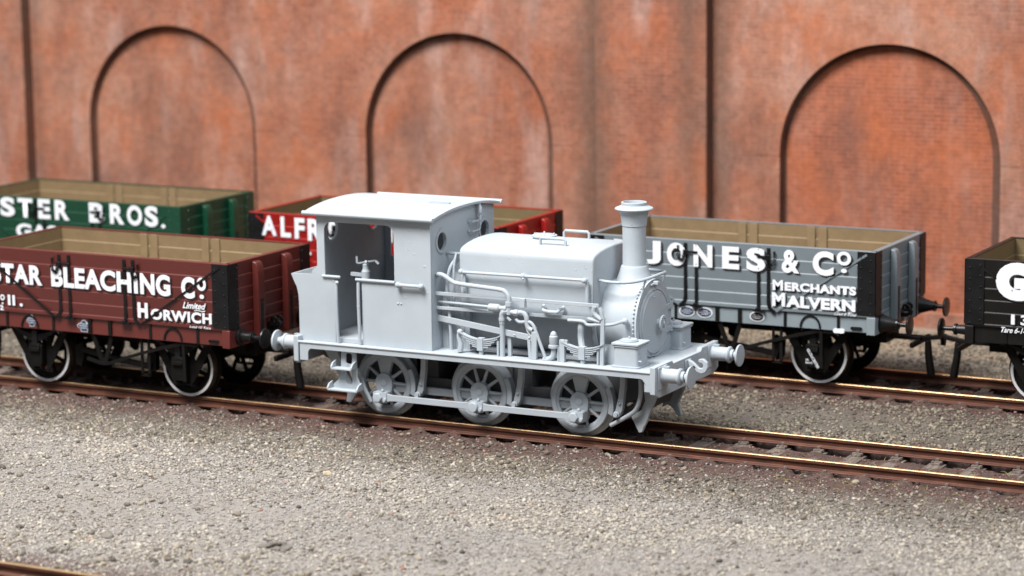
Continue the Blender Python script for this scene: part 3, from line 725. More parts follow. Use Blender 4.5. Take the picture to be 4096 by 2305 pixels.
w2 = wagon(XJ, Y2, 'blue-grey open wagon lettered JONES & Co Merchants Malvern beside the chimney', M_GRYP, M_GRYS, M_TAN, M_GRYP, [
    ('R', A(.06), A(.34), 1.765, 2.12, jb),
    ('J', A(.63), A(.87), 1.760, 2.13, jb), ('O', A(.975), A(1.30), 1.755, 2.125, jb), ('N', A(1.43), A(1.75), 1.765, 2.118, jb), ('E', A(1.915), A(2.20), 1.765, 2.118, jb),
    ('S', A(2.32), A(2.635), 1.758, 2.125, jb), ('&', A(2.905), A(3.195), 1.765, 2.125, dict(off=.028, shadow=.025)), ('C', A(3.41), A(3.75), 1.762, 2.14, jb),
    ('O', A(3.80), A(4.03), 1.94, 2.155, jb), ('.', A(3.87), A(3.965), 1.825, 1.89, dict(off=.03, shadow=.02)),
    ('M', A(2.757), A(2.93), 1.485, 1.648, dict(off=.035, shadow=.018)), ('ERCHANTS', A(2.955), A(4.115), 1.488, 1.625, dict(off=.045, space=1.08, shadow=.018)),
    ('M', A(2.747), A(2.965), 1.235, 1.452, dict(off=.04)), ('ALVERN', A(2.98), A(4.105), 1.235, 1.42, dict(off=.045, space=1.06)),
    ('Load 8 Tons', A(3.765), A(4.12), 1.168, 1.212, dict(off=.006, shear=.4, shadow=0)),
    ], [('oval', A(1.30), 1.04, .135, .085, M_NAVY), ('oval', A(1.60), 1.04, .135, .085, M_NAVY), ('oval', A(2.485), 1.04, .125, .08, M_BLK)], coned=True)
g = glyphs('GLOUCESTER', -.17, .17, -.022, .022, 0, off=.02, shadow=0, parent=w2, name='axlebox_lettering')
g.rotation_euler = (0, math.radians(58), 0); g.location = (-1.03, -1.047, .44)
for t_, zz in (('GR', .40), ('RAYS', .355)): glyphs(t_, -1.155, -1.155+.028*len(t_), zz, zz+.03, -1.046, off=.015, shadow=0, parent=w2, name='axlebox_lettering')
XG = -8.24
def A(x): return x-XG
gb = dict(off=.034, shadow=0)
w3 = wagon(XG, Y2, 'dark green open wagon lettered with a white STER BROS name, at the far left', M_GRN, M_GRN, M_TAN, M_GRN, [
    ('O', A(-12.56), A(-12.23), 1.81, 2.16, gb), ('S', A(-12.16), A(-11.83), 1.81, 2.16, gb), ('T', A(-11.76), A(-11.43), 1.81, 2.16, gb), ('E', A(-11.31), A(-11.04), 1.81, 2.165, gb), ('R', A(-10.94), A(-10.62), 1.81, 2.165, gb),
    ('B', A(-10.19), A(-9.85), 1.805, 2.16, gb), ('R', A(-9.74), A(-9.43), 1.805, 2.16, gb), ('O', A(-9.37), A(-9.05), 1.80, 2.16, gb), ('S', A(-8.99), A(-8.71), 1.80, 2.165, gb), ('.', A(-8.65), A(-8.56), 1.79, 1.86, gb),
    ('GAS', A(-11.82), A(-10.9), 1.44, 1.70, gb)], plate_mat=M_GRN)
XR = -2.0
def A(x): return x-XR
w4 = wagon(XR, Y2, 'bright red open wagon lettered ALFRED, partly hidden by the locomotive cab', M_RED, M_RED, M_TAN2, M_RED, [
    ('A', A(-6.57), A(-6.27), 1.79, 2.13, gb), ('L', A(-6.19), A(-5.985), 1.78, 2.13, gb), ('F', A(-5.91), A(-5.71), 1.77, 2.125, gb), ('R', A(-5.65), A(-5.36), 1.75, 2.125, gb),
    ('E', A(-5.26), A(-5.03), 1.76, 2.12, gb), ('D', A(-4.93), A(-4.62), 1.76, 2.12, gb), ('J', A(-4.2), A(-4.0), 1.76, 2.12, gb), ('.', A(-5.66), A(-5.59), 1.50, 1.56, gb)])
XK = 5.82+LEN
def A(x): return x-XK
w5 = wagon(XK, Y2, 'black open wagon with a large white G, cut off at the right edge', M_BLKP, M_BLKP, M_TAN2, M_BLKP, [
    ('G', A(6.29), A(6.86), 1.585, 2.155, dict(off=.075, shadow=.03)), ('R', A(7.2), A(7.75), 1.585, 2.155, dict(off=.07, shadow=.03)),
    ('13071', A(6.53), A(7.35), 1.225, 1.382, dict(off=.03, space=1.15, shadow=.012)),
    ('Tare 6-1-1', A(6.385), A(6.80), 1.10, 1.185, dict(off=.018, shear=.4, shadow=0))], planks=[1.204, 1.385, 1.566, 1.745, 1.913])

# ------------------------------------------------------------------ locomotive
LOC = empty('tank_locomotive', (0, 0, 0), label='pale grey unpainted six-wheeled saddle tank steam locomotive model with open cab', cat='locomotive')
def P(mb, name, par=None, bev=.006, mat=None, **k): return mb.build(name, mat or M_PR, par or LOC, bev, **k)
B = 1.09; ZF = 1.10
# footplate + valance
m = MB().plate([(-2.80, -B+.02), (2.90, -B+.02), (2.90, B-.02), (-2.80, B-.02)], [[(-.13, sg*a), (2.14, sg*a), (2.14, sg*b), (-.13, sg*b)] for sg, a, b in ((-1, .80, .50), (1, .50, .80))], 'XY', 1.055, ZF)
fp = P(m, 'footplate', bev=.004)
for s in (-1, 1):
    ol = [(-2.80, .82), (-2.66, .82)]+[(-2.66+.07*(1-math.cos(t)), .93+.07*math.sin(t)) for t in [i*PI/8 for i in range(5)]]
    ol += [(2.81-.07, 1.0)]+[(2.81-.07*(1-math.sin(t+PI/2))-.0*t, .93+.07*math.sin(t)) for t in [PI/2-i*PI/8 for i in range(5)]]+[(2.81, .82), (2.90, .82), (2.90, 1.075), (-2.80, 1.075)]
    v = MB().plate(ol, [], 'XZ', s*(B-.025), s*(B-.005)); P(v, 'valance', fp, bev=.003)
    P(MB().tube([(-2.82, s*(B-.01), 1.092), (2.90, s*(B-.01), 1.092)], .021, 8), 'edge_beading', fp, bev=0)
# buffer beams
def beam(x0, x1, front):
    ol = [(-1.10, 1.175), (-.52, 1.175), (-.47, 1.128), (.61, 1.128), (.66, 1.175), (1.10, 1.175), (1.10, .80), (1.05, .765), (-1.05, .765), (-1.10, .80)]
    if front: ol = [(-1.10, 1.175), (-.52, 1.175), (-.47, 1.128), (.47, 1.128), (.52, 1.175), (1.10, 1.175), (1.10, .79), (.95, .725), (-.95, .725), (-1.10, .79)]
    mb = MB().plate(ol, [], 'YZ', x0, x1)
    b = P(mb, 'buffer_beam', bev=.008)
    xf = x1 if front else x0; d = 1 if front else -1; r = MB()
    for y in (-.35, -.2, .25, .4, -.62, .62):
        for z in (1.08, .80): r.dome((xf+d*-.002, y, z), (d, 0, 0), .014, .012, 6)
    P(r, 'rivet_row', b, bev=0)
    for s in (-1, 1):
        P(MB().obox((xf+d*.008, s*.864, 1.0), (1, 0, 0), .02, .30, .32), 'buffer_plate', b, bev=.006)
        pr = [(.125, .0), (.120, .02), (.105, .05), (.10, .25), (.118, .262), (.122, .285), (.105, .30), (.078, .305), (.076, .345)]
        bb = MB().lathe((xf, s*.864, 1.03), (d, 0, 0), pr, 28); bb.obox((xf+d*.07, s*.864, 1.15), (1, 0, 0), .09, .05, .03)
        bu = P(bb, 'buffer', bev=0, ang=30)
        P(MB().lathe((xf, s*.864, 1.03), (d, 0, 0), [(.05, .33), (.055, .40), (.155, .418), (.160, .432), (.156, .446), (.08, .452), (.001, .454)], 32), 'buffer_head', bu, bev=0, ang=30)
beam(2.90, 2.98, True); beam(-2.90, -2.82, False)
# front draw hook
m = MB().plate([(3.00, 1.10), (3.0, .98), (3.07, 1.0), (3.12, .935), (3.20, .905), (3.27, .935), (3.305, 1.01), (3.29, 1.08), (3.23, 1.125), (3.16, 1.115), (3.155, 1.075), (3.21, 1.07), (3.235, 1.03), (3.215, .99), (3.17, .985), (3.12, 1.03), (3.06, 1.075)], [], 'XZ', -.03, .03)
m.obox((2.99, 0, 1.03), (1, 0, 0), .02, .20, .14)
P(m, 'draw_hook', bev=.012)
# cab ------------------------------------------------------------------
YC = .972; XR_, XF = -2.53, -.614
def cab_side(s):
    # opening: window + doorway; the far side window is narrower
    wr = -1.22 if s < 0 else -1.72
    side = [(-2.865, ZF), (-2.235, ZF), (-2.235, 2.075), (-2.40, 2.075), (-2.40, 2.76)]
    side += [(-2.40+.13*(1-math.cos(t)), 2.76+.13*math.sin(t)) for t in [i*PI/12 for i in range(1, 7)]]
    side += [(wr-.14, 2.89)]+[(wr-.14+.14*math.sin(t), 2.75+.14*math.cos(t)) for t in [i*PI/12 for i in range(1, 7)]]
    side += [(wr, 2.06), (-1.775, 2.06), (-1.775, ZF), (XF, ZF), (XF, 3.0), (XR_, 3.0), (XR_, 2.20)]
    side += [(XR_-.10*math.sin(t), 2.20-.10*(1-math.cos(t))) for t in [i*PI/12 for i in range(1, 7)]]
    side += [(-2.99, 2.085), (-2.955, 2.0), (-2.90, 1.90), (-2.872, 1.78), (-2.865, 1.65)]
    mb = MB().plate(side, [], 'XZ', s*YC, s*(YC-.035)); w = P(mb, 'cab_side', bev=.004)
    P(MB().tube([(-2.435, s*(YC+.012), 2.085), (-2.13, s*(YC+.012), 2.085)], .022, 8), 'window_capping', w, bev=0)
    P(MB().tube([(-1.865, s*(YC+.012), 2.068), (-1.205, s*(YC+.012), 2.068)], .024, 8), 'window_capping', w, bev=0)
    for x in (-2.19, -1.815):   # door pillars / handrails in the doorway
        P(MB().tube([(x, s*(YC+.03), 2.03), (x+.005, s*(YC+.045), 1.7), (x+.01, s*(YC+.03), ZF)], .024, 8, 3), 'door_handrail', w, bev=0)
    P(MB().dome((-2.16, s*(YC+.05), 2.01), (0, s, 0), .025, .03, 8), 'door_catch', w, bev=0)
    h = MB().tube([(-1.15, s*(YC+.06), 2.045), (-.73, s*(YC+.06), 2.045)], .026, 10)
    for x in (-1.13, -.75): h.ball((x, s*(YC+.055), 2.045), .046, 12); h.cyl((x, s*YC, 2.045), (x, s*(YC+.05), 2.045), .02, 8)
    P(h, 'handrail', w, bev=0)
    r = MB(); [r.dome((x, s*YC, 1.76), (0, s, 0), .016, .014, 8) for x in (-1.165, -1.115)]; [r.dome((x, s*YC, z), (0, s, 0), .006, .006, 6) for x, z in ((-1.06, 2.97), (-1.1, 2.65), (-.85, 2.22), (-.9, 1.5), (-.75, 2.0))]
    P(r, 'rivet_row', w, bev=0)
for s in (-1, 1): cab_side(s)
def arc_top(w, z0, z1, n=16):  # curved roofline from +w to -w
    return [(w*math.cos(PI*i/n*1.0) if False else w-2*w*i/n, z0+(z1-z0)*(1-((w-2*w*i/n)/w)**2)) for i in range(n+1)]
# front and rear weatherboards with round windows
spec_f = [circ(-.65, 2.66, .135), circ(.65, 2.66, .135)]
fr = [(-YC+.036, ZF), (YC-.036, ZF)]+arc_top(YC-.036, 2.99, 3.075)
cf = P(MB().plate(fr, spec_f, 'YZ', XF-.034, XF), 'cab_front', bev=.003)
for y in (-.65, .65):
    r = MB().ring((XF-.005, y, 2.66), (1, 0, 0), .133, .172, .022, 36)
    for k in (-.03, 0, .03): r.dome((XF, y+k, 2.86), (1, 0, 0), .008, .008, 6); r.dome((XF, y+k, 2.465), (1, 0, 0), .008, .008, 6)
    P(r, 'spectacle_rim', cf, bev=.004)
fr = [(-YC+.036, 2.12), (YC-.036, 2.12)]+arc_top(YC-.036, 2.99, 3.075)
cr_ = P(MB().plate(fr, [circ(-.60, 2.72, .16), circ(.60, 2.72, .16)], 'YZ', XR_, XR_+.034), 'cab_rear', bev=.003)
for y in (-.60, .60): P(MB().ring((XR_+.03, y, 2.72), (1, 0, 0), .155, .195, .02, 36), 'spectacle_rim', cr_, bev=.004)
# bunker back (flared), top deck, cab floor, bulkhead
pts = [(-2.865, ZF), (-2.865, 1.65), (-2.872, 1.78), (-2.90, 1.90), (-2.955, 2.0), (-2.99, 2.085)]
P(MB().plate(pts+[(x+.03, z) for x, z in reversed(pts)], [], 'XZ', -YC+.036, YC-.036), 'bunker_back', bev=0)
P(MB().box(-2.86, XR_-.0, -YC+.04, YC-.04, 1.95, 1.98).box(XR_, XR_+.03, -YC+.04, YC-.04, 1.15, 2.12), 'bunker_bulkhead', bev=.004)
P(MB().box(-2.50, -.66, -YC+.04, YC-.04, 1.102, 1.17), 'cab_floor', bev=.004)
m = MB().lathe((-1.05, 0, 1.62), (1, 0, 0), [(.50, 0), (.52, .03), (.52, .40)], 32); m.lathe((-1.08, 0, 1.45), (1, 0, 0), [(.17, 0), (.19, .02), (.19, .05)], 20)
P(m, 'firebox_backhead', bev=0)
P(MB().box(-1.55, -.66, .50, .93, 1.17, 1.95).box(-1.5, -1.0, .45, .93, 1.95, 2.02), 'cab_side_tank', bev=.02)
# hand brake column
m = MB().lathe((-1.86, -.70, 1.15), (0, 0, 1), [(.08, 0), (.08, .03), (.05, .05), (.047, .60), (.055, .61), (.055, .66), (.047, .67), (.047, .88), (.068, .89), (.068, 1.0), (.06, 1.01), (.045, 1.05), (.05, 1.10), (.02, 1.12), (.02, 1.16)], 18)
m.bar((-1.97, -.76, 2.27), (-1.72, -.65, 2.31), .026, .022); m.cyl((-1.97, -.76, 2.27), (-1.975, -.76, 2.37), .018, 10); m.cyl((-1.72, -.65, 2.30), (-1.66, -.66, 2.26), .02, 8); m.bar((-1.83, -.63, 2.22), (-1.80, -.80, 2.31), .03, .03)
m.bar((-1.86, -.70, 2.09), (-2.10, -.72, 2.10), .05, .05)
P(m, 'handbrake_column', bev=0)
# roof
n = 28; RW = 1.055; ol = []
def rz(y): return 3.03+.10*(1-abs(y/RW)**2.3)
top = [(RW*(-1+2*i/n), rz(RW*(-1+2*i/n))) for i in range(n+1)]
ol = top+[(y, z-.035) for y, z in reversed(top)]
rf = P(MB().plate(ol, [], 'YZ', -2.70, -.53), 'roof', bev=.004)
P(MB().tube([(-2.71, -RW, 3.018), (-.52, -RW, 3.018)], .033, 10), 'gutter', rf, bev=0)
P(MB().plate([(RW-.05, 3.01), (RW+.02, 3.01), (RW+.03, 3.06), (RW, 3.06)], [], 'YZ', -2.68, -.52), 'gutter', rf, bev=.003)
hat = []
for k in range(24):
    t = 2*PI*k/24; hat.append((-.92+.17*max(-1, min(1, math.cos(t)*1.25)), -.13+.055*math.sin(t)))
P(MB().plate(hat, [[(-.92+(x+.92)*.88, -.13+(y+.13)*.7) for x, y in hat]], 'XY', rz(.13)-.02, rz(.13)+.022), 'roof_vent', rf, bev=.003)
# whistle on the cab front
m = MB(); xw, yw = XF+.07, .40
m.tube([(XF, .17, 2.84), (xw, .17, 2.84), (xw, yw-.04, 2.83)], .016, 8); m.tube([(XF, .17, 2.69), (xw, .17, 2.69), (xw, yw-.03, 2.69), (xw, yw, 2.72), (xw, yw, 2.86)], .016, 8)
m.ball((XF+.01, .17, 2.84), .03); m.ball((XF+.01, .17, 2.69), .03)
m.lathe((xw, yw, 2.84), (0, 0, 1), [(.03, 0), (.03, .05), (.018, .06), (.018, .09), (.036, .10), (.036, .19), (.022, .21), (.012, .26), (.004, .28)], 12); m.cyl((xw, yw, 2.90), (xw+.02, yw+.06, 2.90), .014, 8)
P(m, 'whistle', bev=0)
# saddle tank ------------------------------------------------------------
TX0, TX1 = -.28, 1.87; TW = .735; TZ = 2.682; TB = 1.70; TR = .30
def tank_prof(inset=0):
    w = TW-inset; zt = TZ-inset; o = [(-w, TB+inset)]
    half = [(-w, 2.50), (-w+.004, 2.545), (-w+.018, 2.575), (-w+.045, 2.598), (-w+.085, 2.615), (-w+.15, 2.633), (-w+.25, 2.652), (-w+.40, 2.670), (-w+.55, 2.679)]
    half = [(y, z-inset) for y, z in half]; o += half+[(0, zt)]+[(-y, z) for y, z in reversed(half)]
    o.append((w, TB+inset)); return o
secs = [(TX0, .028), (TX0+.008, .012), (TX0+.028, 0), (TX1-.028, 0), (TX1-.008, .010), (TX1, .028)]
vs = []; fs = []; k = len(tank_prof())
for x, ins in secs: vs += [(x, y, z) for y, z in tank_prof(ins)]
for j in range(len(secs)-1):
    for i in range(k): fs.append((j*k+i, j*k+(i+1) % k, (j+1)*k+(i+1) % k, (j+1)*k+i))
fs.append(tuple(range(k))); fs.append(tuple((len(secs)-1)*k+i for i in range(k)))
tk = P(MB().add(vs, fs), 'saddle_tank', bev=0, ang=40)
m = MB().lathe((.73, 0, TZ-.03), (0, 0, 1), [(.20, 0), (.20, .03), (.165, .045), (.165, .06), (.185, .07), (.185, .09), (.15, .10), (.001, .112)], 32)
for k_ in range(4): m.dome((.73+.14*math.cos(k_*PI/2+.5), .14*math.sin(k_*PI/2+.5), TZ+.072), (0, 0, 1), .014, .02, 6)
m.dome((.73, 0, TZ+.08), (0, 0, 1), .02, .035, 8); m.bar((.57, 0, TZ+.075), (.89, 0, TZ+.075), .03, .02)
P(m, 'filler_lid', tk, bev=0)
for y, x in ((-.38, 1.03), (.38, 1.03)):
    z = TZ-.035
    q = MB().tube([(x-.17, y, z-.03), (x-.17, y, z+.09), (x-.15, y, z+.115), (x+.21, y, z+.115), (x+.23, y, z+.09), (x+.23, y, z-.03)], .022, 8)
    for xx in (x-.17, x+.23): q.cyl((xx, y, z-.03), (xx, y, z+.012), .038, 10)
    P(q, 'lifting_handle', tk, bev=0)
for s in (-1, 1):  # tank handrail
    yh = s*(TW+.085); q = MB().tube([(-.22, yh, 2.265), (1.79, yh, 2.275)], .022, 8)
    for x in (-.20, .80, 1.77): q.ball((x, yh, 2.27), .042); q.cyl((x, s*TW, 2.27), (x, yh, 2.27), .018, 8)
    q.dome((.82, yh+s*.03, 2.235), (0, s, 0), .02, .03, 8)
    q.tube([(1.80, yh-s*.03, 2.26), (1.80, yh-s*.03, 1.96)], .026, 8); q.tube([(-.16, yh-s*.03, 2.26), (-.16, yh-s*.03, 1.94)], .022, 8)
    P(q, 'tank_handrail', bev=0)
# boiler + firebox lagging
P(MB().lathe((-.60, 0, 1.60), (1, 0, 0), [(.56, 0), (.56, 2.5)], 48), 'boiler', bev=0)
m = MB().plate([(-.66, ZF), (.66, ZF), (.66, 1.7)]+[(.66*math.cos(t), 1.65+.66*math.sin(t)) for t in [PI*i/16 for i in range(1, 16)]]+[(-.66, 1.7)], [], 'YZ', -.61, -.16)
P(m, 'firebox', bev=0)
m = MB()
for x in (-.52, -.44, -.33, -.25): m.box(x-.008, x+.008, -.668, -.655, ZF, 1.75)
P(m, 'firebox_cladding_strip', bev=0)
# smokebox -----------------------------------------------------------------
SX0, SX1, SZ, SR = 1.80, 2.46, 1.61, .60
sb = P(MB().lathe((SX0, 0, SZ), (1, 0, 0), [(SR-.02, 0), (SR-.02, SX1-SX0-.02), (SR-.005, SX1-SX0-.015)], 64), 'smokebox', bev=0)
m = MB().plate([(-.56, ZF), (.56, ZF), (.50, 1.35), (-.50, 1.35)], [], 'YZ', SX0+.05, SX1-.01); P(m, 'smokebox_saddle', bev=.01)
fpz = [(-.60, ZF), (.60, ZF), (.585, 1.25), (.595, 1.45)]+[(SR*math.cos(t), SZ+SR*math.sin(t)) for t in [-.1+(PI+.2)*i/40 for i in range(41)]]+[(-.595, 1.45), (-.585, 1.25)]
r = MB().plate(fpz, [], 'YZ', SX1-.025, SX1)
for i in range(44):
    a = -.55+(PI+1.1)*i/43; r.dome((SX1-.002, (SR-.035)*math.cos(a), SZ+(SR-.035)*math.sin(a)), (1, 0, 0), .011, .011, 6)
    r.dome((SX1-.055, (SR-.023)*math.cos(a), SZ+(SR-.023)*math.sin(a)), (0, math.cos(a), math.sin(a)), .017, .030, 6)
fpn = P(r, 'smokebox_front', bev=0)
m = MB().lathe((SX1, 0, SZ-.02), (1, 0, 0), [(.505, 0), (.505, .014), (.475, .022), (.47, .010), (.455, .012), (.44, .030), (.30, .055), (.001, .075)], 56)
dr = P(m, 'smokebox_door', bev=0, ang=30)
m = MB()
for z in (1.75, 1.43):
    m.bar((SX1+.05, .10, z), (SX1+.018, .56, z), .025, .085)
    for k in range(4): m.dome((SX1+.058-.008*k, .16+k*.11, z), (1, 0, 0), .012, .012, 6)
for z in (1.75, 1.43): m.cyl((SX1+.02, .555, z-.06), (SX1+.02, .555, z+.06), .025, 10)
for (y, z) in ((-.1, 1.98), (.15, 1.99), (-.25, 1.7), (-.1, 1.5), (.1, 1.3), (-.28, 1.45), (.3, 1.3)): m.dome((SX1+.045, y, z), (1, 0, 0), .012, .02, 6)
P(m, 'door_hinge', dr, bev=.004)
m = MB().lathe((SX1+.05, 0, 1.59), (1, 0, 0), [(.075, 0), (.06, .03), (.04, .05), (.04, .10)], 20)
m.lathe((SX1+.13, 0, 1.59), (1, 0, 0), [(.075, .0), (.108, 0), (.118, .012), (.108, .028), (.078, .028), (.075, 0)], 32, caps=False)
for k_ in range(4): m.bar((SX1+.143, 0, 1.59), (SX1+.143, .085*math.cos(k_*PI/2+.6), 1.59+.085*math.sin(k_*PI/2+.6)), .022, .022, (1, 0, 0))
m.cyl((SX1+.12, 0, 1.59), (SX1+.175, 0, 1.59), .025, 10)
P(m, 'door_handwheel', dr, bev=0)
m = MB().tube([(SX1+.03, y, z) for y, z in [(.47*math.cos(t), 1.59+.47*math.sin(t)) for t in [PI*1.42+i*.09 for i in range(9)]]], .010, 6)
for t in (PI*1.42, PI*1.5, PI*1.62): m.dome((SX1+.03, .47*math.cos(t), 1.59+.47*math.sin(t)), (1, 0, 0), .018, .015, 6)
P(m, 'door_dog', dr, bev=0)
# rear riveted band of the smokebox
m = MB().lathe((SX0-.01, 0, SZ), (1, 0, 0), [(SR-.01, 0), (SR+.03, 0), (SR+.03, .05), (SR-.01, .05)], 56, caps=False)
for i in range(30):
    a = PI*.95*i/29+.08; m.dome((SX0+.015, (SR+.028)*math.cos(a), SZ+(SR+.028)*math.sin(a)), (0, math.cos(a), math.sin(a)), .016, .020, 6)
P(m, 'smokebox_band', sb, bev=0)
# chimney
pr = [(.33, -.07), (.30, -.01), (.272, .04), (.242, .10), (.215, .17), (.198, .225), (.190, .25), (.184, .262), (.172, .266), (.168, .29), (.166, .60), (.168, .83), (.178, .835), (.178, .85), (.180, .88), (.192, .97), (.212, 1.045), (.222, 1.06), (.268, 1.062), (.276, 1.075), (.268, 1.088), (.215, 1.11), (.182, 1.125), (.182, 1.165), (.176, 1.17), (.158, 1.17), (.155, 1.16), (.15, .9)]
P(MB().lathe((2.16, 0, 2.13), (0, 0, 1), pr, 44, caps=False), 'chimney', bev=0, ang=28)
P(MB().lathe((2.16, 0, 2.13), (0, 0, 1), [(.15, .98), (.0001, .98)], 32, caps=False), 'chimney_bore', bev=0)
# curved smokebox handrail
m = MB().tube([(1.89, -.58, 2.245), (2.05, -.60, 2.235), (2.25, -.58, 2.235), (2.40, -.48, 2.245), (2.50, -.30, 2.265), (2.55, 0, 2.285), (2.50, .30, 2.265), (2.40, .48, 2.245), (2.25, .58, 2.235), (2.05, .60, 2.235), (1.89, .58, 2.245)], .023, 8, 5)
for y in (-.33, .33): m.cyl((2.44, y, 2.10), (2.49, y, 2.26), .016, 8)
P(m, 'smokebox_handrail', bev=0)
m = MB().obox((2.50, 0, 2.25), (0, 0, 1), .20, .035, .05); m.obox((2.50, .0, 2.16), (1, 0, 0), .08, .06, .05); m.bar((2.47, -.12, 2.14), (2.49, .10, 2.16), .03, .03)
P(m, 'lamp_bracket', bev=.006)
# sandboxes
for s in (-1, 1):
    y0, y1 = (-.93, -.57) if s < 0 else (.57, .93)
    m = MB().plate(rrect(2.26, 2.635, y0, y1, .045, 4), [], 'XY', ZF+.02, 1.42)
    m.plate(rrect(2.235, 2.66, y0-.025, y1+.025, .05, 4), [], 'XY', ZF, ZF+.025)
    bx = P(m, 'sandbox', bev=.008)
    m = MB().plate(rrect(2.235, 2.66, y0-.025, y1+.025, .03, 3), [], 'XY', 1.418, 1.445); m.plate(rrect(2.245, 2.65, y0-.015, y1+.015, .03, 3), [], 'XY', 1.39, 1.405)
    lid = P(m, 'sandbox_lid', bx, bev=.004)
    c_ = (2.43, (y0+y1)/2, 1.445)
    m = MB().lathe(c_, (0, 0, 1), [(.125, 0), (.125, .02), (.11, .026), (.11, .034), (.001, .042)], 28); m.ball((c_[0], c_[1], 1.50), .018, 8); m.cyl((c_[0], c_[1], 1.47), (c_[0], c_[1], 1.49), .01, 8)
    P(m, 'filler_cap', bx, bev=0)
    m = MB(); [m.dome((2.634, y, z), (1, 0, 0), .010, .012, 6) for y, z in ((y0+.08, 1.3), (y0+.1, 1.24), (y0+.08, 1.18), (y1-.05, 1.25))]; m.cyl((2.634, y0+.04, 1.2), (2.68, y0+.04, 1.2), .012, 8)
    P(m, 'sand_valve', bx, bev=0)
# rodding and pipework along the near side (mirrored simplified on the far side)
Y_ = -.90
def side_gear(s):
    y = s*.90; g = MB().bar((-.62, y*.93, 1.93), (2.03, y, 1.945), .03, .05); g.bar((.80, y-s*.0, 1.90), (.88, y, 1.90), .07, .13); g.cyl((.84, y, 1.83), (.84, y, 1.86), .02, 8)
    P(g, 'reversing_rod', bev=.004)
    P(MB().bar((-.62, y*.90, 1.715), (1.9, y*.88, 1.725), .03, .045).bar((-.6, y*.84, 1.70), (1.95, y*.84, 1.70), .10, .02), 'tank_support_rail', bev=.004)
    q = MB().tube([(-.60, y*.86, 1.80), (.30, y, 1.805)], .020, 8); q.lathe((.28, y, 1.80), (1, 0, 0), [(.03, 0), (.055, .02), (.055, .17), (.035, .19), (.035, .26), (.045, .265), (.045, .30)], 14)
    P(q, 'injector_valve', bev=0)
    q = MB().tube([(-.61, s*.78, 2.19), (-.55, s*.85, 2.215), (-.44, y, 2.21), (-.30, y, 2.13), (-.18, y, 2.105), (.28, y, 2.078), (.45, y, 2.068), (.54, y, 2.05), (.60, y, 1.99), (.615, y, 1.93), (.615, y, 1.89)], .032, 10, 4)
    P(q, 'feed_pipe', bev=0)
    q = MB().cyl((.615, y, 1.90), (.615, y, 1.84), .055, 8); q.cyl((.615, y, 1.85), (.615, y, 1.72), .042, 12); q.cyl((.50, y, 1.76), (.78, y, 1.75), .035, 12); q.cyl((.70, y, 1.75), (.76, y, 1.75), .052, 6)
    q.tube([(.62, y, 1.765), (.545, y, 1.755), (.505, y, 1.72), (.50, y, 1.66)], .042, 10, 3); q.cyl((.50, y, 1.66), (.50, y, 1.62), .05, 12); q.cyl((.50, y, 1.62), (.50, y, 1.575), .046, 6)
    q.cyl((.50, y, 1.60), (.50, y, ZF), .036, 12); q.bar((.60, y-s*-.03, 1.68), (.66, y+s*.04, 1.64), .025, .025)
    P(q, 'water_valve', bev=0)
    q = MB().tube([(.76, y, 1.755), (.84, y, 1.76), (.89, y, 1.70), (.90, y, 1.60), (.93, y, 1.54), (.99, y, 1.52)], .035, 10, 4); P(q, 'overflow_hose', bev=0)
    q = MB().tube([(.72, y, 1.66), (.78, y, 1.62), (.92, y, 1.635), (.99, y, 1.60), (1.04, y, 1.50), (1.20, y, ZF)], .024, 8, 3); P(q, 'drain_pipe', bev=0)
    q = MB().tube([(.88, y, 1.60), (.91, y, 1.50), (.96, y, 1.42)], .02, 8); q.bar((-.62, y*.86, 1.56), (.98, y, 1.405), .03, .085)
    for x in (.70, .94): q.dome((x, y+s*.014, 1.43 if x < .9 else 1.41), (0, s, 0), .02, .02, 8)
    P(q, 'brake_link', bev=.003)
    q = MB().bar((.93, y, 1.40), (.95, y, ZF), .04, .05, (1, 0, 0)); q.bar((1.02, y, 1.50), (1.01, y, ZF), .05, .085, (1, 0, 0)); q.bar((1.0, y*.96, 1.56), (1.0, y*.96, 1.40), .03, .06, (1, 0, 0))
    P(q, 'rocker_bracket', bev=.006); q = MB().bar((.585, y*.92, 1.46), (.585, y*.92, ZF), .05, .06, (1, 0, 0))
    P(q, 'rocker_bracket', bev=.006)
    q = MB().lathe((1.31, y*.98, 1.29), (0, 0, 1), [(.075, 0), (.075, .035), (.058, .04), (.058, .06), (.062, .07), (.062, .16), (.05, .175), (.05, .19), (.035, .22), (.018, .235)], 16)
    q.tube([(1.31, y*.98, 1.30), (1.305, y*.98, 1.18), (1.24, y*.98, 1.12), (1.15, y*.98, 1.11)], .042, 10, 3); q.cyl((1.385, y*.98, 1.31), (1.385, y*.98, ZF), .02, 8)
    P(q, 'relief_valve', bev=0)
    # springs above the footplate
    for xs, L_ in ((.155, .33), (1.775, .33)):
        q = MB()
        for k in range(5):
            l = L_-.050*k; pt = [(xs+l*t, y, 1.318-.027*k+.085*(l*t/L_)**2) for t in [-1+i/6 for i in range(13)]]
            q.plate([(a[0], a[2]-.008) for a in pt]+[(a[0], a[2]+.008) for a in reversed(pt)], [], 'XZ', y-.038, y+.038)
        q.box(xs-.045, xs+.045, y-.05, y+.05, 1.165, 1.345); q.cyl((xs, y, ZF), (xs, y, 1.17), .035, 10)
        P(q, 'leaf_spring', bev=.003)
    q = MB().tube([(-.165, y, 1.40), (-.20, y, 1.40), (-.215, y, 1.33), (-.175, y, 1.24), (-.19, y, ZF+.02)], [.035, .035, .03, .04, .05], 8); q.ball((-.19, y, 1.405), .045)
    P(q, 'spring_hanger', bev=.005); q = MB().box(.42, .45, y-.025, y+.025, ZF, 1.32); P(q, 'spring_hanger', bev=.004); q = MB(); q.box(.465, .485, y-.02, y+.02, ZF, 1.32)
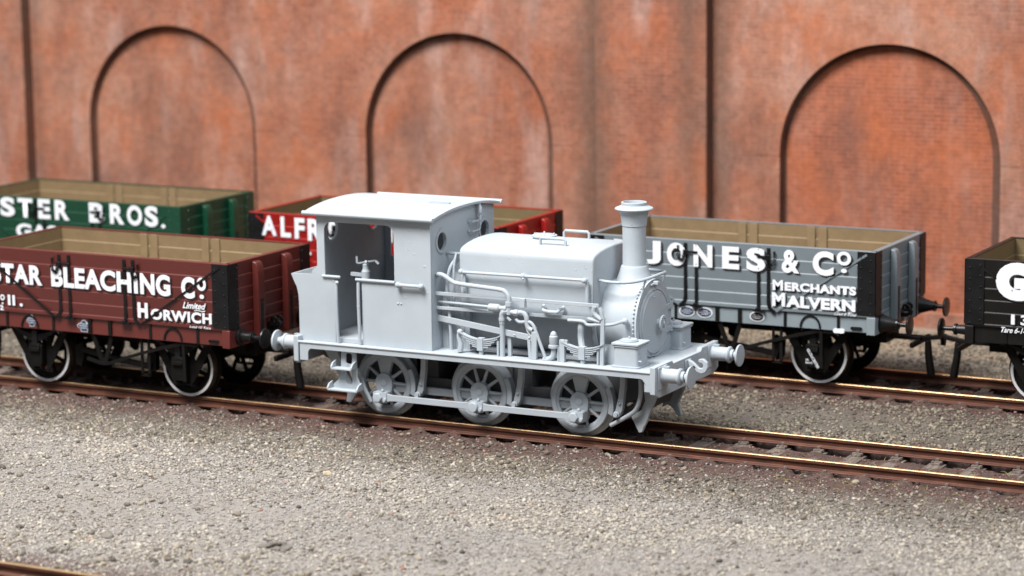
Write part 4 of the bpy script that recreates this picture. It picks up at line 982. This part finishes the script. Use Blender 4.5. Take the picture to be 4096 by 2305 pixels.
    P(q, 'spring_hanger', bev=.004); q = MB().box(1.42, 1.50, y-.03, y+.03, ZF, 1.42); q.box(1.48, 1.54, y-.02, y+.02, 1.36, 1.42); P(q, 'spring_hanger', bev=.004); q = MB().box(2.0, 2.03, y-.02, y+.02, ZF, 1.32)
    P(q, 'spring_hanger', bev=.005)
    q = MB().bar((2.095, y, 1.77), (2.075, y, ZF), .04, .055, (1, 0, 0)); q.tube([(1.97, y, 1.93), (1.95, y, 1.86), (1.99, y, 1.80), (2.07, y, 1.75)], .035, 8, 3); q.tube([(2.04, y, 1.92), (2.07, y, 1.85), (2.09, y, 1.76)], .03, 8, 3)
    q.tube([(1.55, y, 1.705), (1.78, y, 1.705), (1.86, y, 1.66), (2.04, y, 1.675), (2.20, y*.95, 1.68), (2.28, y*.82, 1.70), (2.32, s*.66, 1.70)], .024, 8, 4); q.tube([(1.86, y, 1.75), (2.05, y, 1.715)], .024, 8); q.ball((2.31, s*.64, 1.70), .05)
    P(q, 'ejector_pipe', bev=0)
    q = MB().tube([(1.66, s*.70, 1.66), (1.68, s*.76, 1.45), (1.74, s*.82, 1.25)], .048, 10, 3); P(q, 'sand_pipe', bev=0)
    q = MB().plate([(1.16, 1.76), (1.40, 1.79), (1.40, 1.68), (1.20, 1.70)], [], 'XZ', s*(TW+.0), s*(TW+.02))
    q.tube([(1.10, s*.76, 1.865), (1.13, s*.84, 1.82), (1.18, s*.86, 1.80), (1.34, s*.86, 1.795), (1.38, s*.84, 1.82), (1.42, s*.76, 1.86)], .026, 8, 3)
    P(q, 'tank_step', bev=.004)
    q = MB().tube([(-.36, s*.62, 2.45), (-.42, s*.74, 2.30), (-.46, s*.77, 2.05), (-.44, s*.76, 1.80), (-.42, s*.76, 1.4), (-.42, s*.74, ZF)], .026, 10, 4); q.tube([(-.36, s*.66, 2.5), (-.36, s*.74, 2.3), (-.36, s*.74, 1.75)], .018, 8, 3); q.tube([(-.62, s*.5, 2.47), (-.30, s*.5, 2.47)], .025, 8)
    P(q, 'steam_pipe', bev=0)
    P(MB().lathe((2.17, s*.74, 1.22), (0, s, 0), [(.12, 0), (.16, .01), (.16, .05), (.10, .06), (.001, .07)], 20), 'valve_cover', bev=0)
for s in (-1, 1): side_gear(s)
# frames
for s in (-1, 1): P(MB().plate([(-2.78, 1.05), (-2.75, .78), (-2.4, .62), (-1.9, .45), (2.2, .45), (2.5, .62), (2.80, .80), (2.85, 1.05)], [rrect(-1.15, -.45, .60, .95, .08), rrect(.45, 1.15, .60, .95, .08)], 'XZ', s*.50, s*.47), 'frame', bev=.004, mat=M_CAST)
P(MB().box(-2.7, 2.75, -.47, .47, .95, 1.05).box(.35, .75, -.47, .47, .45, .9).box(-1.1, -.8, -.47, .47, .5, .95).box(-2.3, 2.4, -.44, .44, .50, .56), 'frame_stay', bev=0, mat=M_CAST)
for s in (-1, 1): P(MB().bar((-1.45, s*.60, .42), (2.25, s*.60, .42), .05, .11), 'brake_rigging', bev=.004)
# wheels ------------------------------------------------------------------
WZ, WR = .497, .455
CR = (-.13, -.19)   # crank pin offset (x, z): low and a little to the rear
def drive_wheel(x, s):
    m = MB(); O = (x, s*.69, WZ)
    m.lathe(O, (0, -s, 0), [(.375, .015), (.385, 0), (WR-.012, 0), (WR, .012), (WR+.004, .10), (.52, .11), (.52, .145), (.37, .145), (.375, .015)], 56, caps=False)
    m.lathe(O, (0, -s, 0), [(.345, .035), (.375, .012), (.385, .13), (.345, .12), (.345, .035)], 48, caps=False)
    for k in range(10):
        a = 2*PI*k/10-.02
        if abs(math.sin(a/2-PI/4+.0)) < .12 and False: continue
        c0 = Vector((x, s*.64, WZ)); d = Vector((math.cos(a), 0, math.sin(a))); m.tube([c0+d*.10, c0+d*.37], [.029, .020], 10)
    # balance segment at the top
    a0, a1 = PI*.5-.37, PI*.5+.33
    seg = [(x+r*math.cos(a), WZ+r*math.sin(a)) for r, a in [(.12, a1+.15), (.12, a0-.15)]+[(.37, a0+(a1-a0)*i/6) for i in range(7)]]
    if abs(x) > .1: m.plate(seg, [], 'XZ', s*.675, s*.60)
    w = P(m, 'driving_wheel', bev=0, ang=32)
    # boss with crank web
    ux, uz = CR; L_ = math.hypot(ux, uz); ang = math.atan2(uz, ux+.17*0)
    ang = -PI*.48
    boss = [(x+.145*math.cos(t), WZ+.145*math.sin(t)) for t in [ang+PI/2+i*PI/14 for i in range(15)]]
    ex, ez = x+.20*math.cos(ang), WZ+.20*math.sin(ang)
    boss += [(ex+.11*math.cos(t), ez+.11*math.sin(t)) for t in [ang-PI/2+i*PI/10 for i in range(11)]]
    b = MB().plate(boss, [], 'XZ', s*.60, s*.705); bo = P(b, 'wheel_boss', w, bev=.008)
    P(MB().lathe((x, s*.704, WZ), (0, s, 0), [(.058, 0), (.058, .006), (.050, .012), (.001, .014)], 24), 'axle_end', w, bev=0)
wx = (-1.597, 0.0, 1.615)
for x in wx:
    for s in (-1, 1): drive_wheel(x, s)
    P(MB().cyl((x, -.68, WZ), (x, .68, WZ), .07, 16), 'axle', bev=0)
for s in (-1, 1):
    y = s*.83; pz = WZ-.185; px = .02
    for a, b in ((wx[0], wx[1]), (wx[1], wx[2])):
        m = MB(); xa, xb = a+px, b+px
        ol = [(xa+.10, pz+.062), (xa+.20, pz+.045), (xb-.20, pz+.045), (xb-.10, pz+.062), (xb-.10, pz-.062), (xb-.20, pz-.045), (xa+.20, pz-.045), (xa+.10, pz-.062)]
        m.plate(ol, [], 'XZ', y-.02, y+.02); P(m, 'coupling_rod', bev=.005)
    for i, x in enumerate(wx):
        c0 = x+px; m = MB().plate(rrect(c0-.115, c0+.115, pz-.082, pz+.082, .025, 3), [], 'XZ', s*.72, s*.865)
        m.lathe((c0-.02, s*.86, pz), (0, s, 0), [(.075, 0), (.075, .05), (.065, .058), (.001, .06)], 6 if i != 1 else 20)
        m.obox((c0-.05, s*.84, pz+.115), (0, 0, 1), .08, .05, .05); m.ball((c0+.04, s*.84, pz+.10), .028, 8); m.cyl((c0+.09, s*.86, pz-.03), (c0+.09, s*.90, pz-.03), .028, 8)
        P(m, 'rod_bearing', bev=.005)
# brake hangers and blocks to the right of each wheel
for x in wx:
    for s in (-1, 1):
        y = s*.68; R0 = .475
        bl = [(x+R0*math.cos(t), WZ+R0*math.sin(t)) for t in [-.38+i*.76/8+.12 for i in range(9)]]; bl += [(x+(R0+.075)*math.cos(t), WZ+(R0+.075)*math.sin(t)) for t in [.38-i*.76/8+.10 for i in range(9)]]
        P(MB().plate(bl, [], 'XZ', y-.05, y+.05), 'brake_block', bev=.004)
        hp = [(x+.66, 1.05), (x+.74, 1.05), (x+.73, .75), (x+.69, .45), (x+.65, .36), (x+.58, .36), (x+.58, .42), (x+.63, .62), (x+.655, .80)]
        m = MB().plate(hp, [], 'XZ', s*.66, s*.74); m.lathe((x+.615, s*.70, .385), (0, s, 0), [(.05, 0), (.05, .08), (.035, .09), (.035, .12)], 16); m.dome((x+.65, s*.738, .54), (0, s, 0), .03, .03, 8); m.dome((x+.64, s*.738, .56), (0, s, 0), .015, .04, 6)
        P(m, 'brake_hanger', bev=.004)
# cab steps
for s in (-1, 1):
    y = s*1.05; ol = [(-2.15, 1.0), (-1.89, 1.0), (-1.885, .80), (-1.88, .62), (-1.85, .54), (-1.80, .47), (-1.80, .41), (-2.30, .41), (-2.30, .47), (-2.22, .54), (-2.165, .62), (-2.155, .80)]
    st = P(MB().plate(ol, [rrect(-2.07, -1.965, .80, .96, .035), rrect(-2.07, -1.965, .50, .70, .035)], 'XZ', s*.96, s*.985), 'cab_steps', bev=.005)
    for z, xa, xb in ((.74, -2.24, -1.90), (.42, -2.31, -1.81)):
        m = MB().box(xa, xb, s*.985, s*1.13, z-.012, z+.012)
        for x in (xa, xb): m.plate([(s*.985, z), (s*1.13, z), (s*1.13, z+.03), (s*1.08, z+.085), (s*.985, z+.11)], [], 'YZ', x-.012, x+.012)
        P(m, 'step_tread', st, bev=.004)
# guard irons, pipes and support blobs at front; legs at rear
for s in (-1, 1):
    gi = [(2.56, .95), (2.85, .95), (2.82, .70), (2.74, .52), (2.68, .38), (2.655, .30), (2.61, .22), (2.575, .135), (2.52, .125), (2.47, .22), (2.40, .36), (2.45, .40), (2.56, .45), (2.62, .60)] if s < 0 else [(2.40, .95), (2.75, .95), (2.66, .52), (2.56, .30), (2.62, .13), (2.56, .11), (2.46, .24), (2.38, .27), (2.30, .22), (2.36, .45), (2.42, .62)]
    P(MB().plate(gi, [], 'XZ', s*.66, s*.60), 'guard_iron', bev=.012)
    P(MB().plate([(-2.62, .95), (-2.40, .95), (-2.16, .50), (-2.02, .36), (-2.16, .16), (-2.24, .16), (-2.22, .30), (-2.36, .55)], [], 'XZ', s*.72, s*.66), 'guard_iron', bev=.006)
    P(MB().tube([(2.60, s*.76, 1.02), (2.60, s*.76, .70), (2.54, s*.76, .50), (2.42, s*.75, .39), (2.12, s*.72, .21)], .032, 10, 4), 'sanding_pipe', bev=0)
    P(MB().tube([(-1.98, s*.80, .70), (-1.86, s*.80, .40), (-1.76, s*.80, .22)], .030, 10), 'sanding_pipe', bev=0)
P(MB().plate([(-.60, .95), (.60, .95), (.62, .55), (.40, .38), (.20, .40), (0, .42), (-.25, .38), (-.60, .45)], [], 'YZ', 2.50, 2.53), 'front_stretcher', bev=.004, mat=M_CAST)
P(MB().tube([(-2.72, 0, .78), (-3.0, 0, .80)], .04, 8), 'rear_coupling_stub', bev=0)

# ------------------------------------------------------------------ loose stones and a few weeds
def stone(x, y, r, label, mat, heap=0, seed=1):
    rng = np.random.default_rng(seed); mb = MB(); k = max(1, heap)
    for i in range(k):
        ox, oy = (rng.uniform(-r, r)*1.6, rng.uniform(-r, r)*.9) if heap else (0, 0); q = r*(rng.uniform(.35, .6) if heap else 1)
        V = ICO*(1+rng.uniform(-.22, .22, (12, 1)))*np.array([q*1.25, q, q*.75])
        oz = q*.35+(.5*r*max(0, 1-math.hypot(ox, oy)/(1.2*r)) if heap else 0)
        mb.add([(a+ox, b+oy, c+oz) for a, b, c in V], [tuple(int(j) for j in f) for f in ICF])
    o = mb.build('stone_heap' if heap else 'stone', mat, None, bev=0, smooth=False)
    md = o.modifiers.new('b', 'BEVEL'); md.width = r*.12; md.segments = 2
    o.location = (x, y, float(hgt(x, y))-.005); tag(o, label, 'stone', 'loose stones on the yard')
M_DST = paint('dark_stone', (.125, .11, .095), .7, .35, bscale=30, bstr=.5, bdist=.01)
M_PST = paint('pale_stone', (.42, .36, .25), .7, .2, bscale=30, bstr=.5, bdist=.01)
stone(.50, -6.93, .11, 'heap of dark brown stones near the bottom edge, below the cab steps', M_DST, 16, 2)
stone(-1.66, -7.44, .085, 'large dark stone near the bottom left corner of the yard', M_DST, 0, 3)
stone(5.18, -3.44, .075, 'dark stone alone in pale grit below the front of the locomotive', M_DST, 0, 4)
stone(7.05, -4.2, .07, 'dark stone near the bottom right of the yard, in pale gravel', M_DST, 0, 5)
stone(-.95, -3.35, .07, 'pale yellow stone on the gravel below the cab steps', M_PST, 0, 6)
M_WEED = paint('dry_weed', (.26, .25, .06), .6, .3)
mb = MB(); rng = random.Random(5)
for i in range(70):
    x = rng.uniform(4.6, 8.6); y = rng.choice([rng.uniform(-.5, .5), rng.uniform(-1.5, -.95)]); z = float(hgt(x, y)); a = rng.uniform(0, 2*PI); l = rng.uniform(.05, .16)
    dx, dy = math.cos(a)*l, math.sin(a)*l
    mb.tube([(x, y, z), (x+dx*.5, y+dy*.5, z+l*.30), (x+dx, y+dy, z+l*.22)], [.004, .0035, .002], 4, 2)
o = mb.build('weeds', M_WEED); tag(o, 'thin yellow green weed strands between the rails on the right', 'weeds', None, 'stuff')
